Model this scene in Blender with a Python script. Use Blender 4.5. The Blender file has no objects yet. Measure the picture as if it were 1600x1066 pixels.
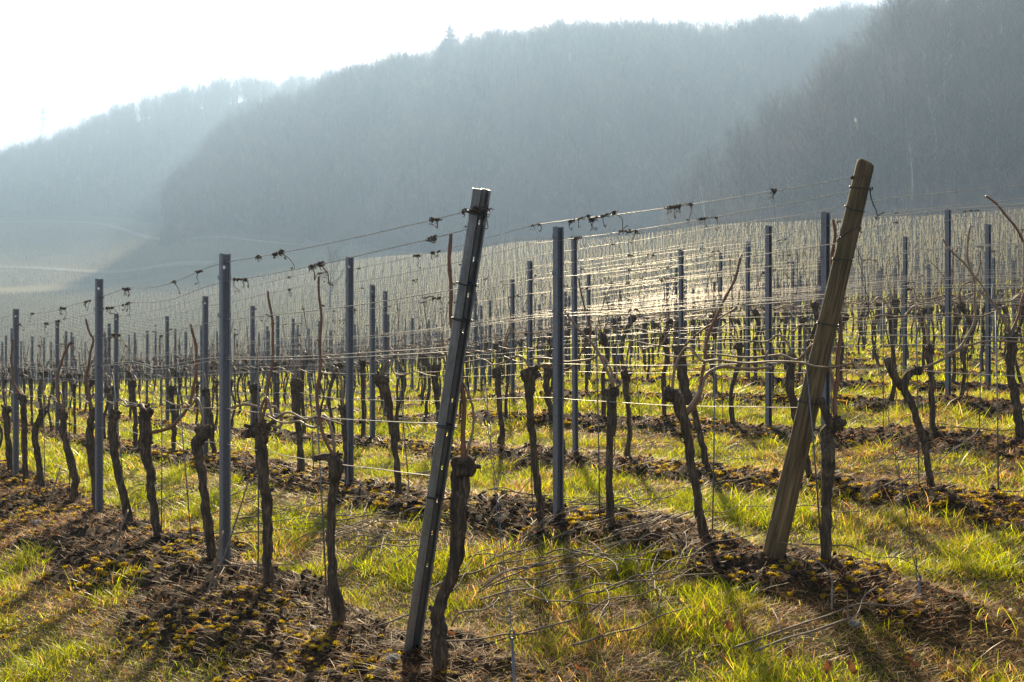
import bpy, math, random
import numpy as np
from mathutils import Vector

random.seed(11)
rng = np.random.default_rng(11)
scene = bpy.context.scene
COL = scene.collection
F = 1556.0            # focal length in photograph pixels (35 mm on 36 mm, 1600 px wide)
CX, CY = 800.0, 533.0
D = np.array([-0.593, 0.805])      # direction of the vine rows (away, to the left)
NV = np.array([0.805, 0.593])      # across the rows (up the slope)
ROW0, ROWS = 2.26, 1.86            # offset of the front row, row spacing
SUN_AZ, SUN_EL = math.radians(-1.0), math.radians(27.0)

# ------------------------------------------------------------------ helpers
def tag(o, label=None, cat=None, group=None, kind=None):
    if label: o['label'] = label
    if cat: o['category'] = cat
    if group: o['group'] = group
    if kind: o['kind'] = kind
    return o

def link(name, me, mat=None, parent=None, loc=None, rotz=None):
    o = bpy.data.objects.new(name, me)
    COL.objects.link(o)
    if mat is not None and me is not None and len(me.materials) == 0:
        for m in (mat if isinstance(mat, (list, tuple)) else [mat]):
            me.materials.append(m)
    if parent is not None: o.parent = parent
    if loc is not None: o.location = loc
    if rotz is not None: o.rotation_euler = (0, 0, rotz)
    return o

class MB:
    """collects verts / faces of one mesh"""
    def __init__(self):
        self.v = []; self.f = []; self.mi = []; self.n = 0
    def add(self, vs, fs, mi=0):
        b = self.n
        self.v.append(np.asarray(vs, float)); self.n += len(vs)
        self.f.extend([tuple(int(i) + b for i in f) for f in fs])
        self.mi.extend([mi] * len(fs))
    def mesh(self, name, smooth=True, mats=()):
        me = bpy.data.meshes.new(name)
        vs = np.concatenate(self.v) if self.v else np.zeros((0, 3))
        me.from_pydata(vs.tolist(), [], self.f)
        if smooth: me.polygons.foreach_set('use_smooth', [True] * len(me.polygons))
        for m in mats: me.materials.append(m)
        if mats: me.polygons.foreach_set('material_index', self.mi)
        me.update()
        return me

def big_mesh(name, V, quads=None, tris=None, smooth=True, colors=None):
    """fast mesh from arrays"""
    me = bpy.data.meshes.new(name)
    nq = 0 if quads is None else len(quads); nt = 0 if tris is None else len(tris)
    loops = []
    if nq: loops.append(np.asarray(quads, np.int32).ravel())
    if nt: loops.append(np.asarray(tris, np.int32).ravel())
    loops = np.concatenate(loops)
    starts = np.concatenate([np.arange(nq) * 4, nq * 4 + np.arange(nt) * 3]).astype(np.int32)
    me.vertices.add(len(V)); me.vertices.foreach_set('co', np.asarray(V, np.float32).ravel())
    me.loops.add(len(loops)); me.loops.foreach_set('vertex_index', loops)
    me.polygons.add(nq + nt); me.polygons.foreach_set('loop_start', starts)
    me.polygons.foreach_set('use_smooth', np.full(nq + nt, smooth))
    if colors is not None:
        a = me.attributes.new('Col', 'FLOAT_COLOR', 'POINT')
        c = np.ones((len(V), 4), np.float32); c[:, :3] = colors
        a.data.foreach_set('color', c.ravel())
    me.update(calc_edges=True); me.validate()
    return me

def _h(ix, iy, seed):
    a = (ix.astype(np.int64) * 374761393 + iy.astype(np.int64) * 668265263 + seed * 1442695041) & 0xFFFFFFFF
    a = ((a ^ (a >> 13)) * 1274126177) & 0xFFFFFFFF
    return ((a ^ (a >> 16)) & 0xFFFF) / 65535.0

def vn(x, y, seed=0):
    x = np.asarray(x, float); y = np.asarray(y, float)
    ix = np.floor(x); iy = np.floor(y); fx = x - ix; fy = y - iy
    fx = fx * fx * (3 - 2 * fx); fy = fy * fy * (3 - 2 * fy)
    a = _h(ix, iy, seed); b = _h(ix + 1, iy, seed); c = _h(ix, iy + 1, seed); d = _h(ix + 1, iy + 1, seed)
    return (a * (1 - fx) + b * fx) * (1 - fy) + (c * (1 - fx) + d * fx) * fy

def fbm(x, y, seed=0, octv=4, gain=0.5):
    s = 0; a = 1; t = 0
    for i in range(octv):
        s = s + a * vn(x * 2 ** i, y * 2 ** i, seed + 17 * i); t += a; a *= gain
    return s / t

def sstep(a, b, x):
    t = np.clip((x - a) / (b - a), 0, 1)
    return t * t * (3 - 2 * t)

def smooth_path(P, R=None, step=0.03):
    """Catmull-Rom resample"""
    P = np.asarray(P, float)
    Q = np.vstack([2 * P[0] - P[1], P, 2 * P[-1] - P[-2]])
    if R is None: R = np.ones(len(P))
    R = np.asarray(R, float)
    outp, outr = [], []
    for i in range(len(P) - 1):
        p0, p1, p2, p3 = Q[i], Q[i + 1], Q[i + 2], Q[i + 3]
        n = max(1, int(round(np.linalg.norm(p2 - p1) / step)))
        for k in range(n):
            t = k / n
            outp.append(0.5 * ((2 * p1) + (-p0 + p2) * t + (2 * p0 - 5 * p1 + 4 * p2 - p3) * t * t + (-p0 + 3 * p1 - 3 * p2 + p3) * t ** 3))
            outr.append(R[i] * (1 - t) + R[i + 1] * t)
    outp.append(P[-1]); outr.append(R[-1])
    return np.array(outp), np.array(outr)

def tube(mb, P, R, sides=6, cap=True, bark=0.0, seed=0, mi=0):
    P = np.asarray(P, float); n = len(P)
    R = np.full(n, R, float) if np.isscalar(R) else np.asarray(R, float)
    T = np.gradient(P, axis=0); T /= np.maximum(np.linalg.norm(T, axis=1, keepdims=True), 1e-9)
    ref = np.array([1., 0, 0]) if abs(T[0][0]) < 0.8 else np.array([0, 1., 0])
    N = ref - T[0] * ref.dot(T[0]); N /= np.linalg.norm(N)
    ang = np.arange(sides) * 2 * math.pi / sides
    ca, sa = np.cos(ang), np.sin(ang)
    V = np.zeros((n, sides, 3)); s = 0.0
    for i in range(n):
        if i: s += np.linalg.norm(P[i] - P[i - 1])
        N = N - T[i] * N.dot(T[i]); N /= max(np.linalg.norm(N), 1e-9)
        B = np.cross(T[i], N)
        rr = np.full(sides, R[i])
        if bark > 0:
            tw = ang + s * 2.2
            k1 = vn(ca * 1.6 + 9.3 + seed * 1.7, sa * 1.6 + s * 9.0, seed) - .5
            k2 = np.abs(vn(np.cos(tw) * 4.2 + 31 + seed, np.sin(tw) * 4.2 + s * 3.0, seed + 5) - .5)
            k3 = vn(np.cos(tw) * 6 + 60, np.sin(tw) * 6 + s * 22.0, seed + 9) - .5
            rr = rr * (1 + bark * (.75 * k1 - 1.1 * k2 + .45 * k3 + .12))
        V[i] = P[i] + rr[:, None] * (ca[:, None] * N + sa[:, None] * B)
    fs = []
    for i in range(n - 1):
        for k in range(sides):
            a = i * sides + k; b = i * sides + (k + 1) % sides
            fs.append((a, b, b + sides, a + sides))
    vs = V.reshape(-1, 3)
    if cap:
        fs.append(tuple(range(sides - 1, -1, -1)))
        fs.append(tuple((n - 1) * sides + k for k in range(sides)))
    mb.add(vs, fs, mi)

_ICO = None
def blob(mb, c, r, sc=(1, 1, 1), amp=0.3, seed=0, sub=2, mi=0):
    global _ICO
    import bmesh
    if _ICO is None: _ICO = {}
    if sub not in _ICO:
        bm = bmesh.new(); bmesh.ops.create_icosphere(bm, subdivisions=sub, radius=1.0)
        _ICO[sub] = (np.array([v.co[:] for v in bm.verts]), [tuple(v.index for v in f.verts) for f in bm.faces]); bm.free()
    v, f = _ICO[sub]
    k = fbm(v[:, 0] * 1.7 + seed * 3.1 + 20, v[:, 1] * 1.7 + v[:, 2] * 2.3 + 40, seed, 3) - .5
    w = v * (r * (1 + 2 * amp * k))[:, None] * np.array(sc)
    mb.add(w + np.asarray(c), f, mi)

# ------------------------------------------------------------------ terrain
def p3(x, y, Y):
    return np.array([(x - CX) / F * Y, Y, (CY - y) / F * Y])

def row_Y(x, n):
    u = (x - CX) / F
    return n / (u * NV[0] + NV[1])

def rown(k): return ROW0 + ROWS * (k - 1)
RN = {1: 2.30, 2: 4.12, 3: 6.05, 4: 7.90, 5: 9.75}
def rn(k): return RN.get(k, rown(k))

CTRL = []
def cp(x, Y, y): CTRL.append((x, Y, y))
# near points read off post and vine feet
for x, y, k in [(25, 746, 1), (155, 811, 1), (350, 890, 1), (643, 1040, 1), (690, 1050, 1), (525, 985, 1), (420, 916, 1), (332, 880, 1),
                (248, 856, 1), (204, 822, 1), (150, 808, 1), (110, 788, 1), (68, 772, 1),
                (545, 765, 2), (870, 815, 2), (1207, 885, 2), (1290, 887, 2), (1100, 853, 2), (955, 826, 2), (842, 804, 2), (624, 776, 2), (472, 740, 2),
                (898, 714, 3), (580, 690, 3), (1458, 771, 3), (1268, 754, 3), (1106, 735, 3), (978, 724, 3), (782, 706, 3),
                (1200, 670, 4), (1478, 628, 5), (1456, 682, 4)]:
    cp(x, row_Y(x, rn(k)), y)
for x, lst in {
    -500: [(25, 640), (50, 620), (110, 650), (200, 590), (300, 520), (420, 470), (700, 360), (1300, 400)],
    0:    [(22, 662), (45, 606), (100, 640), (185, 590), (240, 535), (320, 488), (400, 452), (440, 452), (560, 395), (700, 343), (1000, 350), (1300, 380)],
    180:  [(22, 655), (45, 600), (100, 630), (180, 580), (240, 525), (310, 480), (385, 446), (430, 446), (540, 395), (680, 343), (1000, 350)],
    350:  [(22, 645), (45, 592), (95, 600), (160, 560), (230, 502), (330, 440), (380, 440), (450, 392), (520, 360), (700, 370), (1000, 380)],
    560:  [(20, 645), (40, 592), (80, 570), (140, 528), (210, 468), (300, 404), (340, 408), (480, 385), (700, 390)],
    800:  [(15, 630), (30, 586), (60, 552), (110, 502), (180, 428), (250, 376), (300, 392), (450, 402), (700, 430), (1200, 430)],
    1100: [(15, 598), (25, 560), (50, 512), (100, 442), (200, 350), (240, 362), (420, 390), (700, 400), (1200, 430)],
    1350: [(15, 588), (25, 545), (45, 498), (90, 428), (185, 338), (230, 352), (300, 345), (500, 350)],
    1600: [(10, 632), (20, 552), (40, 490), (80, 420), (172, 324), (225, 342), (320, 330), (600, 340), (1200, 430)],
    2000: [(10, 600), (20, 530), (40, 470), (80, 400), (165, 305), (225, 322), (600, 320), (1200, 400)],
}.items():
    for Y, y in lst: cp(x, Y, y)
def plane_z(X, Y):
    return -1.50 + 0.115 * (NV[0] * X + NV[1] * Y - 2.3)
_c = np.array(CTRL); _u = (_c[:, 0] - CX) / F; _Y = _c[:, 1]
_val = (CY - _c[:, 2]) / F - plane_z(_u * _Y, _Y) / _Y
_pu = np.concatenate([_u * 3, np.array([-3, -1.5, 0, 1.5, 3, -3, 0, 3.])])
_pl = np.concatenate([np.log(_Y), np.log([2.5] * 5 + [1.0] * 3)])
_val = np.concatenate([_val, np.zeros(8)])
def _K(r2): return np.where(r2 > 1e-12, 0.5 * r2 * np.log(np.maximum(r2, 1e-12)), 0)
_N = len(_pu)
_r2 = (_pu[:, None] - _pu[None]) ** 2 + (_pl[:, None] - _pl[None]) ** 2
_A = np.zeros((_N + 3, _N + 3)); _A[:_N, :_N] = _K(_r2) + np.eye(_N) * 0.01
_Q = np.stack([np.ones(_N), _pu, _pl], 1); _A[:_N, _N:] = _Q; _A[_N:, :_N] = _Q.T
_w = np.linalg.solve(_A, np.concatenate([_val, np.zeros(3)]))
def base_z(X, Y):
    X = np.atleast_1d(np.asarray(X, float)); Y = np.atleast_1d(np.asarray(Y, float))
    sh = X.shape; X = X.ravel(); Y = np.maximum(Y.ravel(), 0.8)
    u = np.clip(X / Y, -1.0, 1.0) * 3; L = np.log(Y)
    out = np.empty(len(X))
    for i in range(0, len(X), 100000):
        a, b = u[i:i + 100000], L[i:i + 100000]
        r2 = (a[:, None] - _pu[None]) ** 2 + (b[:, None] - _pl[None]) ** 2
        out[i:i + 100000] = _K(r2) @ _w[:_N] + _w[_N] + _w[_N + 1] * a + _w[_N + 2] * b
    return (plane_z(X, Y) + Y * out).reshape(sh)

def bed_mask(X, Y):
    """1 on the ridge of bare soil under a row, 0 in the grass alleys; also row distance"""
    n = NV[0] * X + NV[1] * Y; t = D[0] * X + D[1] * Y
    k = np.round((n - ROW0) / ROWS)
    sd_ = n - ROW0 - k * ROWS
    dist = np.where((k == 0) & (sd_ < 0), np.abs(sd_) * .48, np.abs(sd_))
    wob = (fbm(X * 1.6, Y * 1.6, 3, 3) - .5) * .55
    m = 1 - sstep(.22, .41, dist + wob * .8)
    tend = 3.94 - .62 * k - .75
    m = m * sstep(tend - .5, tend + .3, t + wob * 2) * (k >= 0)
    return m, dist

def ground_z(X, Y, fine=True):
    X = np.atleast_1d(np.asarray(X, float)); Y = np.atleast_1d(np.asarray(Y, float))
    z = base_z(X, Y)
    m, dist = bed_mask(X, Y)
    near = 1 - sstep(25, 70, Y)
    z = z + near * (.085 * m * np.exp(-(dist / .45) ** 2) - .05) 
    z = z + near * (fbm(X * 1.1, Y * 1.1, 8, 3) - .5) * .10
    if fine:
        z = z + near * (m * .9 + .22) * ((fbm(X * 9, Y * 9, 21, 4, .62) - .5) * .125)
    return z
def gz(x, y): return float(ground_z(x, y, False)[0])

# ------------------------------------------------------------------ materials
def new_mat(name):
    m = bpy.data.materials.new(name); m.use_nodes = True
    nt = m.node_tree; nt.nodes.clear()
    out = nt.nodes.new('ShaderNodeOutputMaterial')
    return m, nt, out
def node(nt, t, **kw):
    n = nt.nodes.new(t)
    for k, v in kw.items():
        if k == 'inp':
            for a, b in v.items():
                if hasattr(b, 'is_linked') or isinstance(b, bpy.types.NodeSocket): nt.links.new(b, n.inputs[a])
                else: n.inputs[a].default_value = b
        else: setattr(n, k, v)
    return n
def L(nt, a, b): nt.links.new(a, b)
def math_n(nt, op, a, b=None, c=None):
    n = nt.nodes.new('ShaderNodeMath'); n.operation = op
    for i, x in enumerate((a, b, c)):
        if x is None: continue
        if isinstance(x, bpy.types.NodeSocket): nt.links.new(x, n.inputs[i])
        else: n.inputs[i].default_value = x
    return n.outputs[0]
def ramp(nt, fac, stops, interp='LINEAR'):
    r = nt.nodes.new('ShaderNodeValToRGB'); r.color_ramp.interpolation = interp
    e = r.color_ramp.elements
    while len(e) < len(stops): e.new(0.5)
    for i, (p, c) in enumerate(stops):
        e[i].position = p; e[i].color = (*c, 1) if len(c) == 3 else c
    nt.links.new(fac, r.inputs[0]); return r.outputs[0]
def mixc(nt, fac, a, b):
    n = nt.nodes.new('ShaderNodeMix'); n.data_type = 'RGBA'
    for s, x in ((0, fac), (6, a), (7, b)):
        if isinstance(x, bpy.types.NodeSocket): nt.links.new(x, n.inputs[s])
        else: n.inputs[s].default_value = (*x, 1) if isinstance(x, tuple) else x
    return n.outputs[2]
def noise(nt, vec, scale, detail=4, rough=.55, dist=0):
    n = nt.nodes.new('ShaderNodeTexNoise'); n.inputs['Scale'].default_value = scale
    n.inputs['Detail'].default_value = detail; n.inputs['Roughness'].default_value = rough; n.inputs['Distortion'].default_value = dist
    if vec is not None: nt.links.new(vec, n.inputs['Vector'])
    return n.outputs['Fac']
def scaled(nt, vec, s):
    n = nt.nodes.new('ShaderNodeMapping'); n.inputs['Scale'].default_value = s
    nt.links.new(vec, n.inputs['Vector']); return n.outputs[0]
def bump(nt, h, strength, dist):
    n = nt.nodes.new('ShaderNodeBump'); n.inputs['Strength'].default_value = strength; n.inputs['Distance'].default_value = dist
    nt.links.new(h, n.inputs['Height']); return n.outputs[0]

def bark_mat(name, c0, c1, c2, sc=1.0, rough=.9, strength=.9, bd=.012):
    m, nt, out = new_mat(name)
    tc = node(nt, 'ShaderNodeTexCoord').outputs['Object']
    v = scaled(nt, tc, (70 * sc, 70 * sc, 9 * sc))
    n1 = noise(nt, v, 1.0, 5, .6, .6); n2 = noise(nt, tc, 9 * sc, 4, .6)
    f = math_n(nt, 'ADD', math_n(nt, 'MULTIPLY', n1, .7), math_n(nt, 'MULTIPLY', n2, .3))
    c = ramp(nt, f, [(.32, c0), (.5, c1), (.72, c2)])
    b = node(nt, 'ShaderNodeBsdfPrincipled', inp={'Base Color': c, 'Roughness': rough, 'Normal': bump(nt, n1, strength, bd)})
    L(nt, b.outputs[0], out.inputs[0]); return m
M = {}
M['bark'] = bark_mat('vine_bark', (.011, .008, .005), (.066, .045, .027), (.26, .185, .105), 1.0, .9, 1.0, .014)
M['cane'] = bark_mat('cane_bark', (.12, .075, .045), (.24, .16, .10), (.38, .28, .19), 2.0, .55, .25, .003)
M['shoot'] = bark_mat('shoot_bark', (.09, .035, .015), (.17, .07, .03), (.26, .13, .06), 2.0, .5, .25, .003)
M['twig'] = bark_mat('dry_twig', (.06, .042, .028), (.15, .11, .078), (.36, .28, .20), 2.0, .7, .3, .003)
M['tendril'] = bark_mat('dry_tendril', (.03, .018, .011), (.075, .045, .028), (.15, .095, .06), 3.0, .8, .2, .002)
M['tree'] = bark_mat('tree_bark', (.018, .014, .011), (.035, .028, .022), (.06, .048, .038), .1, .9, .2, .05)
M['birch'] = bark_mat('birch_bark', (.18, .17, .16), (.50, .49, .46), (.62, .60, .57), .1, .7, .2, .03)

# weathered timber of the end post
m, nt, out = new_mat('weathered_wood')
tc = node(nt, 'ShaderNodeTexCoord').outputs['Object']
n1 = noise(nt, scaled(nt, tc, (70, 70, 3.0)), 1, 6, .65, .8); n2 = noise(nt, scaled(nt, tc, (5, 5, 2.2)), 1, 4, .6)
n3 = noise(nt, scaled(nt, tc, (190, 190, 5)), 1, 3, .6)
c = ramp(nt, n1, [(.28, (.018, .009, .004)), (.43, (.085, .055, .023)), (.58, (.205, .138, .063)), (.8, (.35, .25, .13))])
c = mixc(nt, math_n(nt, 'MULTIPLY', ramp(nt, n2, [(.45, (0, 0, 0)), (.7, (1, 1, 1))]), .6), c, (.045, .045, .016))
hh = math_n(nt, 'ADD', n1, math_n(nt, 'MULTIPLY', n3, .6))
b = node(nt, 'ShaderNodeBsdfPrincipled', inp={'Base Color': c, 'Roughness': .82, 'Normal': bump(nt, hh, .9, .006)})
L(nt, b.outputs[0], out.inputs[0]); M['wood'] = m

def metal_mat(name, base, rough, metallic, var=.35):
    m, nt, out = new_mat(name)
    tc = node(nt, 'ShaderNodeTexCoord').outputs['Object']
    n1 = noise(nt, scaled(nt, tc, (30, 30, 4)), 1, 5, .65); n2 = noise(nt, tc, 55, 3, .5)
    f = math_n(nt, 'ADD', math_n(nt, 'MULTIPLY', n1, .65), math_n(nt, 'MULTIPLY', n2, .35))
    lo = tuple(x * (1 - var) for x in base); hi = tuple(x * (1 + var) for x in base)
    c = ramp(nt, f, [(.3, lo), (.7, hi)])
    r = ramp(nt, n1, [(.3, (rough - .1,) * 3), (.7, (rough + .12,) * 3)])
    b = node(nt, 'ShaderNodeBsdfPrincipled', inp={'Base Color': c, 'Roughness': r, 'Metallic': metallic, 'Normal': bump(nt, n2, .12, .002)})
    L(nt, b.outputs[0], out.inputs[0]); return m
M['steel'] = metal_mat('galvanised_steel', (.19, .195, .21), .5, .5)
M['endsteel'] = metal_mat('weathered_steel', (.27, .265, .26), .42, .6)
M['wire'] = metal_mat('bright_wire', (.46, .43, .37), .48, .5, .15)
M['darkwire'] = metal_mat('dull_wire', (.06, .06, .065), .5, .7)
M['rod'] = metal_mat('stake_rod', (.17, .175, .19), .5, .7)
M['stone'] = bark_mat('grey_stone', (.07, .068, .066), (.13, .125, .12), (.20, .195, .185), .5, .85, .4, .01)

def leaf_mat(name, transl, rough=.55, spec=.3):
    """thin two-sided foliage coloured per blade by the Col attribute"""
    m, nt, out = new_mat(name)
    a = node(nt, 'ShaderNodeAttribute', attribute_name='Col').outputs['Color']
    b = node(nt, 'ShaderNodeBsdfPrincipled', inp={'Base Color': a, 'Roughness': rough, 'Specular IOR Level': spec})
    hs = node(nt, 'ShaderNodeHueSaturation', inp={'Hue': .478, 'Saturation': 1.1, 'Value': 2.9, 'Color': a})
    t = node(nt, 'ShaderNodeBsdfTranslucent', inp={'Color': hs.outputs[0]})
    mx = node(nt, 'ShaderNodeMixShader', inp={0: transl, 1: b.outputs[0], 2: t.outputs[0]})
    L(nt, mx.outputs[0], out.inputs[0]); return m
M['grass'] = leaf_mat('grass_blades', .62, .38, .5)
M['straw'] = leaf_mat('dry_straw', .42, .5, .3)
M['moss'] = leaf_mat('moss', .5, .8, .1)

# ground: soil beds under the rows, thin turf between
m, nt, out = new_mat('vineyard_ground')
pos = node(nt, 'ShaderNodeNewGeometry').outputs['Position']
def dotv(v):
    n = nt.nodes.new('ShaderNodeVectorMath'); n.operation = 'DOT_PRODUCT'; nt.links.new(pos, n.inputs[0]); n.inputs[1].default_value = v; return n.outputs['Value']
bed = node(nt, 'ShaderNodeAttribute', attribute_name='bed').outputs['Fac']
nn = dotv((NV[0], NV[1], 0))
q = math_n(nt, 'DIVIDE', math_n(nt, 'SUBTRACT', nn, ROW0), ROWS)
fr = math_n(nt, 'ABSOLUTE', math_n(nt, 'SUBTRACT', math_n(nt, 'FRACT', math_n(nt, 'ADD', q, .5)), .5))
wob = noise(nt, pos, .9, 3)
far_bed = ramp(nt, math_n(nt, 'ADD', fr, math_n(nt, 'MULTIPLY', math_n(nt, 'SUBTRACT', wob, .5), .25)), [(.17, (1, 1, 1)), (.29, (0, 0, 0))])
dist = node(nt, 'ShaderNodeVectorMath', operation='LENGTH', inp={0: pos}).outputs['Value']
isfar = ramp(nt, math_n(nt, 'DIVIDE', dist, 100), [(.35, (0, 0, 0)), (.5, (1, 1, 1))])
bedf = mixc(nt, isfar, bed, far_bed)
n1 = noise(nt, pos, 5, 6, .65); n2 = noise(nt, pos, 34, 5, .7); n3 = noise(nt, pos, 1.1, 4); n4 = noise(nt, pos, 150, 3, .6)
s1 = math_n(nt, 'ADD', math_n(nt, 'MULTIPLY', n1, .5), math_n(nt, 'MULTIPLY', n2, .5))
soil = ramp(nt, s1, [(.36, (.010, .006, .003)), (.52, (.030, .019, .011)), (.68, (.11, .072, .04))])
turf = ramp(nt, s1, [(.33, (.012, .012, .003)), (.5, (.04, .036, .008)), (.64, (.12, .09, .025)), (.76, (.24, .17, .06))])
dryf = ramp(nt, n3, [(.45, (0, 0, 0)), (.62, (1, 1, 1))])
turf = mixc(nt, math_n(nt, 'MULTIPLY', dryf, .6), turf, ramp(nt, s1, [(.34, (.022, .014, .006)), (.72, (.20, .135, .06))]))
c = mixc(nt, bedf, turf, soil)
farc = ramp(nt, noise(nt, pos, .02, 3), [(.35, (.13, .13, .038)), (.65, (.20, .17, .065))])
vf = ramp(nt, math_n(nt, 'DIVIDE', dist, 1000), [(.03, (0, 0, 0)), (.07, (1, 1, 1))])
c = mixc(nt, math_n(nt, 'MULTIPLY', vf, .72), c, farc)
hh = math_n(nt, 'ADD', math_n(nt, 'MULTIPLY', n2, .6), math_n(nt, 'MULTIPLY', n4, .25))
b = node(nt, 'ShaderNodeBsdfPrincipled', inp={'Base Color': c, 'Roughness': .95, 'Specular IOR Level': .15, 'Normal': bump(nt, hh, .9, .03)})
L(nt, b.outputs[0], out.inputs[0]); M['ground'] = m

def plain(name, a, b_, sc, rough=.9):
    m, nt, out = new_mat(name)
    p = node(nt, 'ShaderNodeNewGeometry').outputs['Position']
    c = ramp(nt, noise(nt, p, sc, 5, .6), [(.35, a), (.65, b_)])
    b = node(nt, 'ShaderNodeBsdfPrincipled', inp={'Base Color': c, 'Roughness': rough, 'Specular IOR Level': .2})
    L(nt, b.outputs[0], out.inputs[0]); return m
M['hill'] = plain('leaf_litter', (.045, .032, .022), (.09, .065, .042), .08)
M['path'] = plain('gravel_path', (.17, .155, .12), (.22, .20, .155), .2)
M['clod'] = plain('soil_clod', (.010, .006, .003), (.058, .036, .02), 22)
m, nt, out = new_mat('spruce_needles')
c = ramp(nt, noise(nt, node(nt, 'ShaderNodeTexCoord').outputs['Object'], .8, 4), [(.35, (.012, .022, .012)), (.65, (.035, .05, .025))])
b = node(nt, 'ShaderNodeBsdfPrincipled', inp={'Base Color': c, 'Roughness': .8}); L(nt, b.outputs[0], out.inputs[0]); M['needle'] = m
m, nt, out = new_mat('bare_twigs')
rnd = node(nt, 'ShaderNodeObjectInfo').outputs['Random']
c = ramp(nt, rnd, [(0, (.07, .05, .036)), (.4, (.12, .085, .06)), (.75, (.19, .13, .085)), (1, (.27, .19, .125))])
b = node(nt, 'ShaderNodeBsdfPrincipled', inp={'Base Color': c, 'Roughness': .8}); L(nt, b.outputs[0], out.inputs[0]); M['treetwig'] = m
m, nt, out = new_mat('shrub_twigs')
rnd = node(nt, 'ShaderNodeObjectInfo').outputs['Random']
c = ramp(nt, rnd, [(0, (.16, .10, .06)), (.5, (.30, .20, .11)), (1, (.45, .30, .16))])
b = node(nt, 'ShaderNodeBsdfPrincipled', inp={'Base Color': c, 'Roughness': .7}); L(nt, b.outputs[0], out.inputs[0]); M['shrubtwig'] = m
m, nt, out = new_mat('fallen_leaf')
c = ramp(nt, noise(nt, node(nt, 'ShaderNodeTexCoord').outputs['Object'], 30, 3), [(.3, (.10, .03, .012)), (.7, (.26, .10, .035))])
b = node(nt, 'ShaderNodeBsdfPrincipled', inp={'Base Color': c, 'Roughness': .6}); t = node(nt, 'ShaderNodeBsdfTranslucent', inp={'Color': (.35, .12, .03, 1)})
mx = node(nt, 'ShaderNodeMixShader', inp={0: .35, 1: b.outputs[0], 2: t.outputs[0]}); L(nt, mx.outputs[0], out.inputs[0]); M['leaf'] = m

# ------------------------------------------------------------------ ground sheet
NU, NY = 900, 950
us = np.concatenate([np.linspace(-.9, -.6, 60, endpoint=False), np.linspace(-.6, .6, NU - 120, endpoint=False), np.linspace(.6, .9, 60)])
ys = np.concatenate([np.linspace(.7, 2.6, 30, endpoint=False), np.exp(np.linspace(math.log(2.6), math.log(1250), NY - 30))])
U, YY = np.meshgrid(us, ys)
XX = U * YY
Z = ground_z(XX.ravel(), YY.ravel()).reshape(XX.shape)
V = np.stack([XX.ravel(), YY.ravel(), Z.ravel()], 1)
idx = np.arange(NU * NY).reshape(NY, NU)
quads = np.stack([idx[:-1, :-1], idx[:-1, 1:], idx[1:, 1:], idx[1:, :-1]], -1).reshape(-1, 4)
me = big_mesh('ground', V, quads)
a = me.attributes.new('bed', 'FLOAT', 'POINT')
a.data.foreach_set('value', bed_mask(V[:, 0], V[:, 1])[0].astype(np.float32))
tag(link('ground', me, M['ground']), kind='structure')
GMIN = float(Z.min())

# ------------------------------------------------------------------ wooded hills (terrain)
def interp(x, tab): 
    a = np.array(tab, float); return np.interp(x, a[:, 0], a[:, 1])
def hill_surface(name, xs, foot, top, treeh, width, ns=26, bulge=.15):
    """columns by bearing; foot/top (photo px of foot ground / tree tops), returns sampler"""
    rows = []
    for x in xs:
        Yf = interp(x, foot['Y']); yf = interp(x, foot['y']); w = interp(x, width)
        Yc = Yf + w; th = interp(x, treeh)
        zc = (CY - interp(x, top)) / F * Yc - th
        zf = (CY - yf) / F * Yf - 3
        u = (x - CX) / F; pts = []
        for s in np.linspace(0, 1, ns):
            Yv = Yf + w * s; zz = zf + (zc - zf) * (s + bulge * math.sin(math.pi * s))
            pts.append((u * Yv, Yv, zz))
        for s in (.3, .7, 1.2):
            Yv = Yc + w * s; pts.append((u * Yv, Yv, zc - (zc - zf) * .25 * s))
        rows.append(pts)
    A = np.array(rows); nx, nsx = A.shape[:2]
    A[:, 0, 2] -= 22
    A[:, :, 2] += (fbm(A[:, :, 0] * .02, A[:, :, 1] * .02, 5, 4) - .5) * 10 * np.clip(np.arange(nsx) / 6., 0, 1)[None]
    ii = np.arange(nx * nsx).reshape(nx, nsx)
    q = np.stack([ii[:-1, :-1], ii[1:, :-1], ii[1:, 1:], ii[:-1, 1:]], -1).reshape(-1, 4)
    tag(link(name, big_mesh(name, A.reshape(-1, 3), q), M['hill']), kind='structure')
    def at(x, s):
        i = np.clip((x - xs[0]) / (xs[1] - xs[0]), 0, nx - 1.001); j = np.clip(s * (ns - 1), 0, nsx - 1.001)
        i0 = i.astype(int); j0 = j.astype(int); fi = (i - i0)[:, None]; fj = (j - j0)[:, None]
        return (A[i0, j0] * (1 - fi) + A[i0 + 1, j0] * fi) * (1 - fj) + (A[i0, j0 + 1] * (1 - fi) + A[i0 + 1, j0 + 1] * fi) * fj
    return at
at_near = hill_surface('near_hill', np.arange(1036, 2400, 8.),
    {'Y': [(1036, 262), (1200, 240), (1600, 225), (2400, 215)], 'y': [(1036, 360), (1350, 352), (1600, 338), (2400, 320)]},
    [(1036, 318), (1060, 275), (1100, 228), (1150, 186), (1200, 165), (1260, 122), (1330, 62), (1400, 5), (1500, -45), (1600, -85), (2000, -150), (2400, -180)],
    [(1036, 8), (1060, 13), (1120, 20), (1250, 27), (1400, 24), (2400, 22)], [(1036, 25), (1100, 45), (1250, 75), (1500, 115), (2400, 150)])
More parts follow.
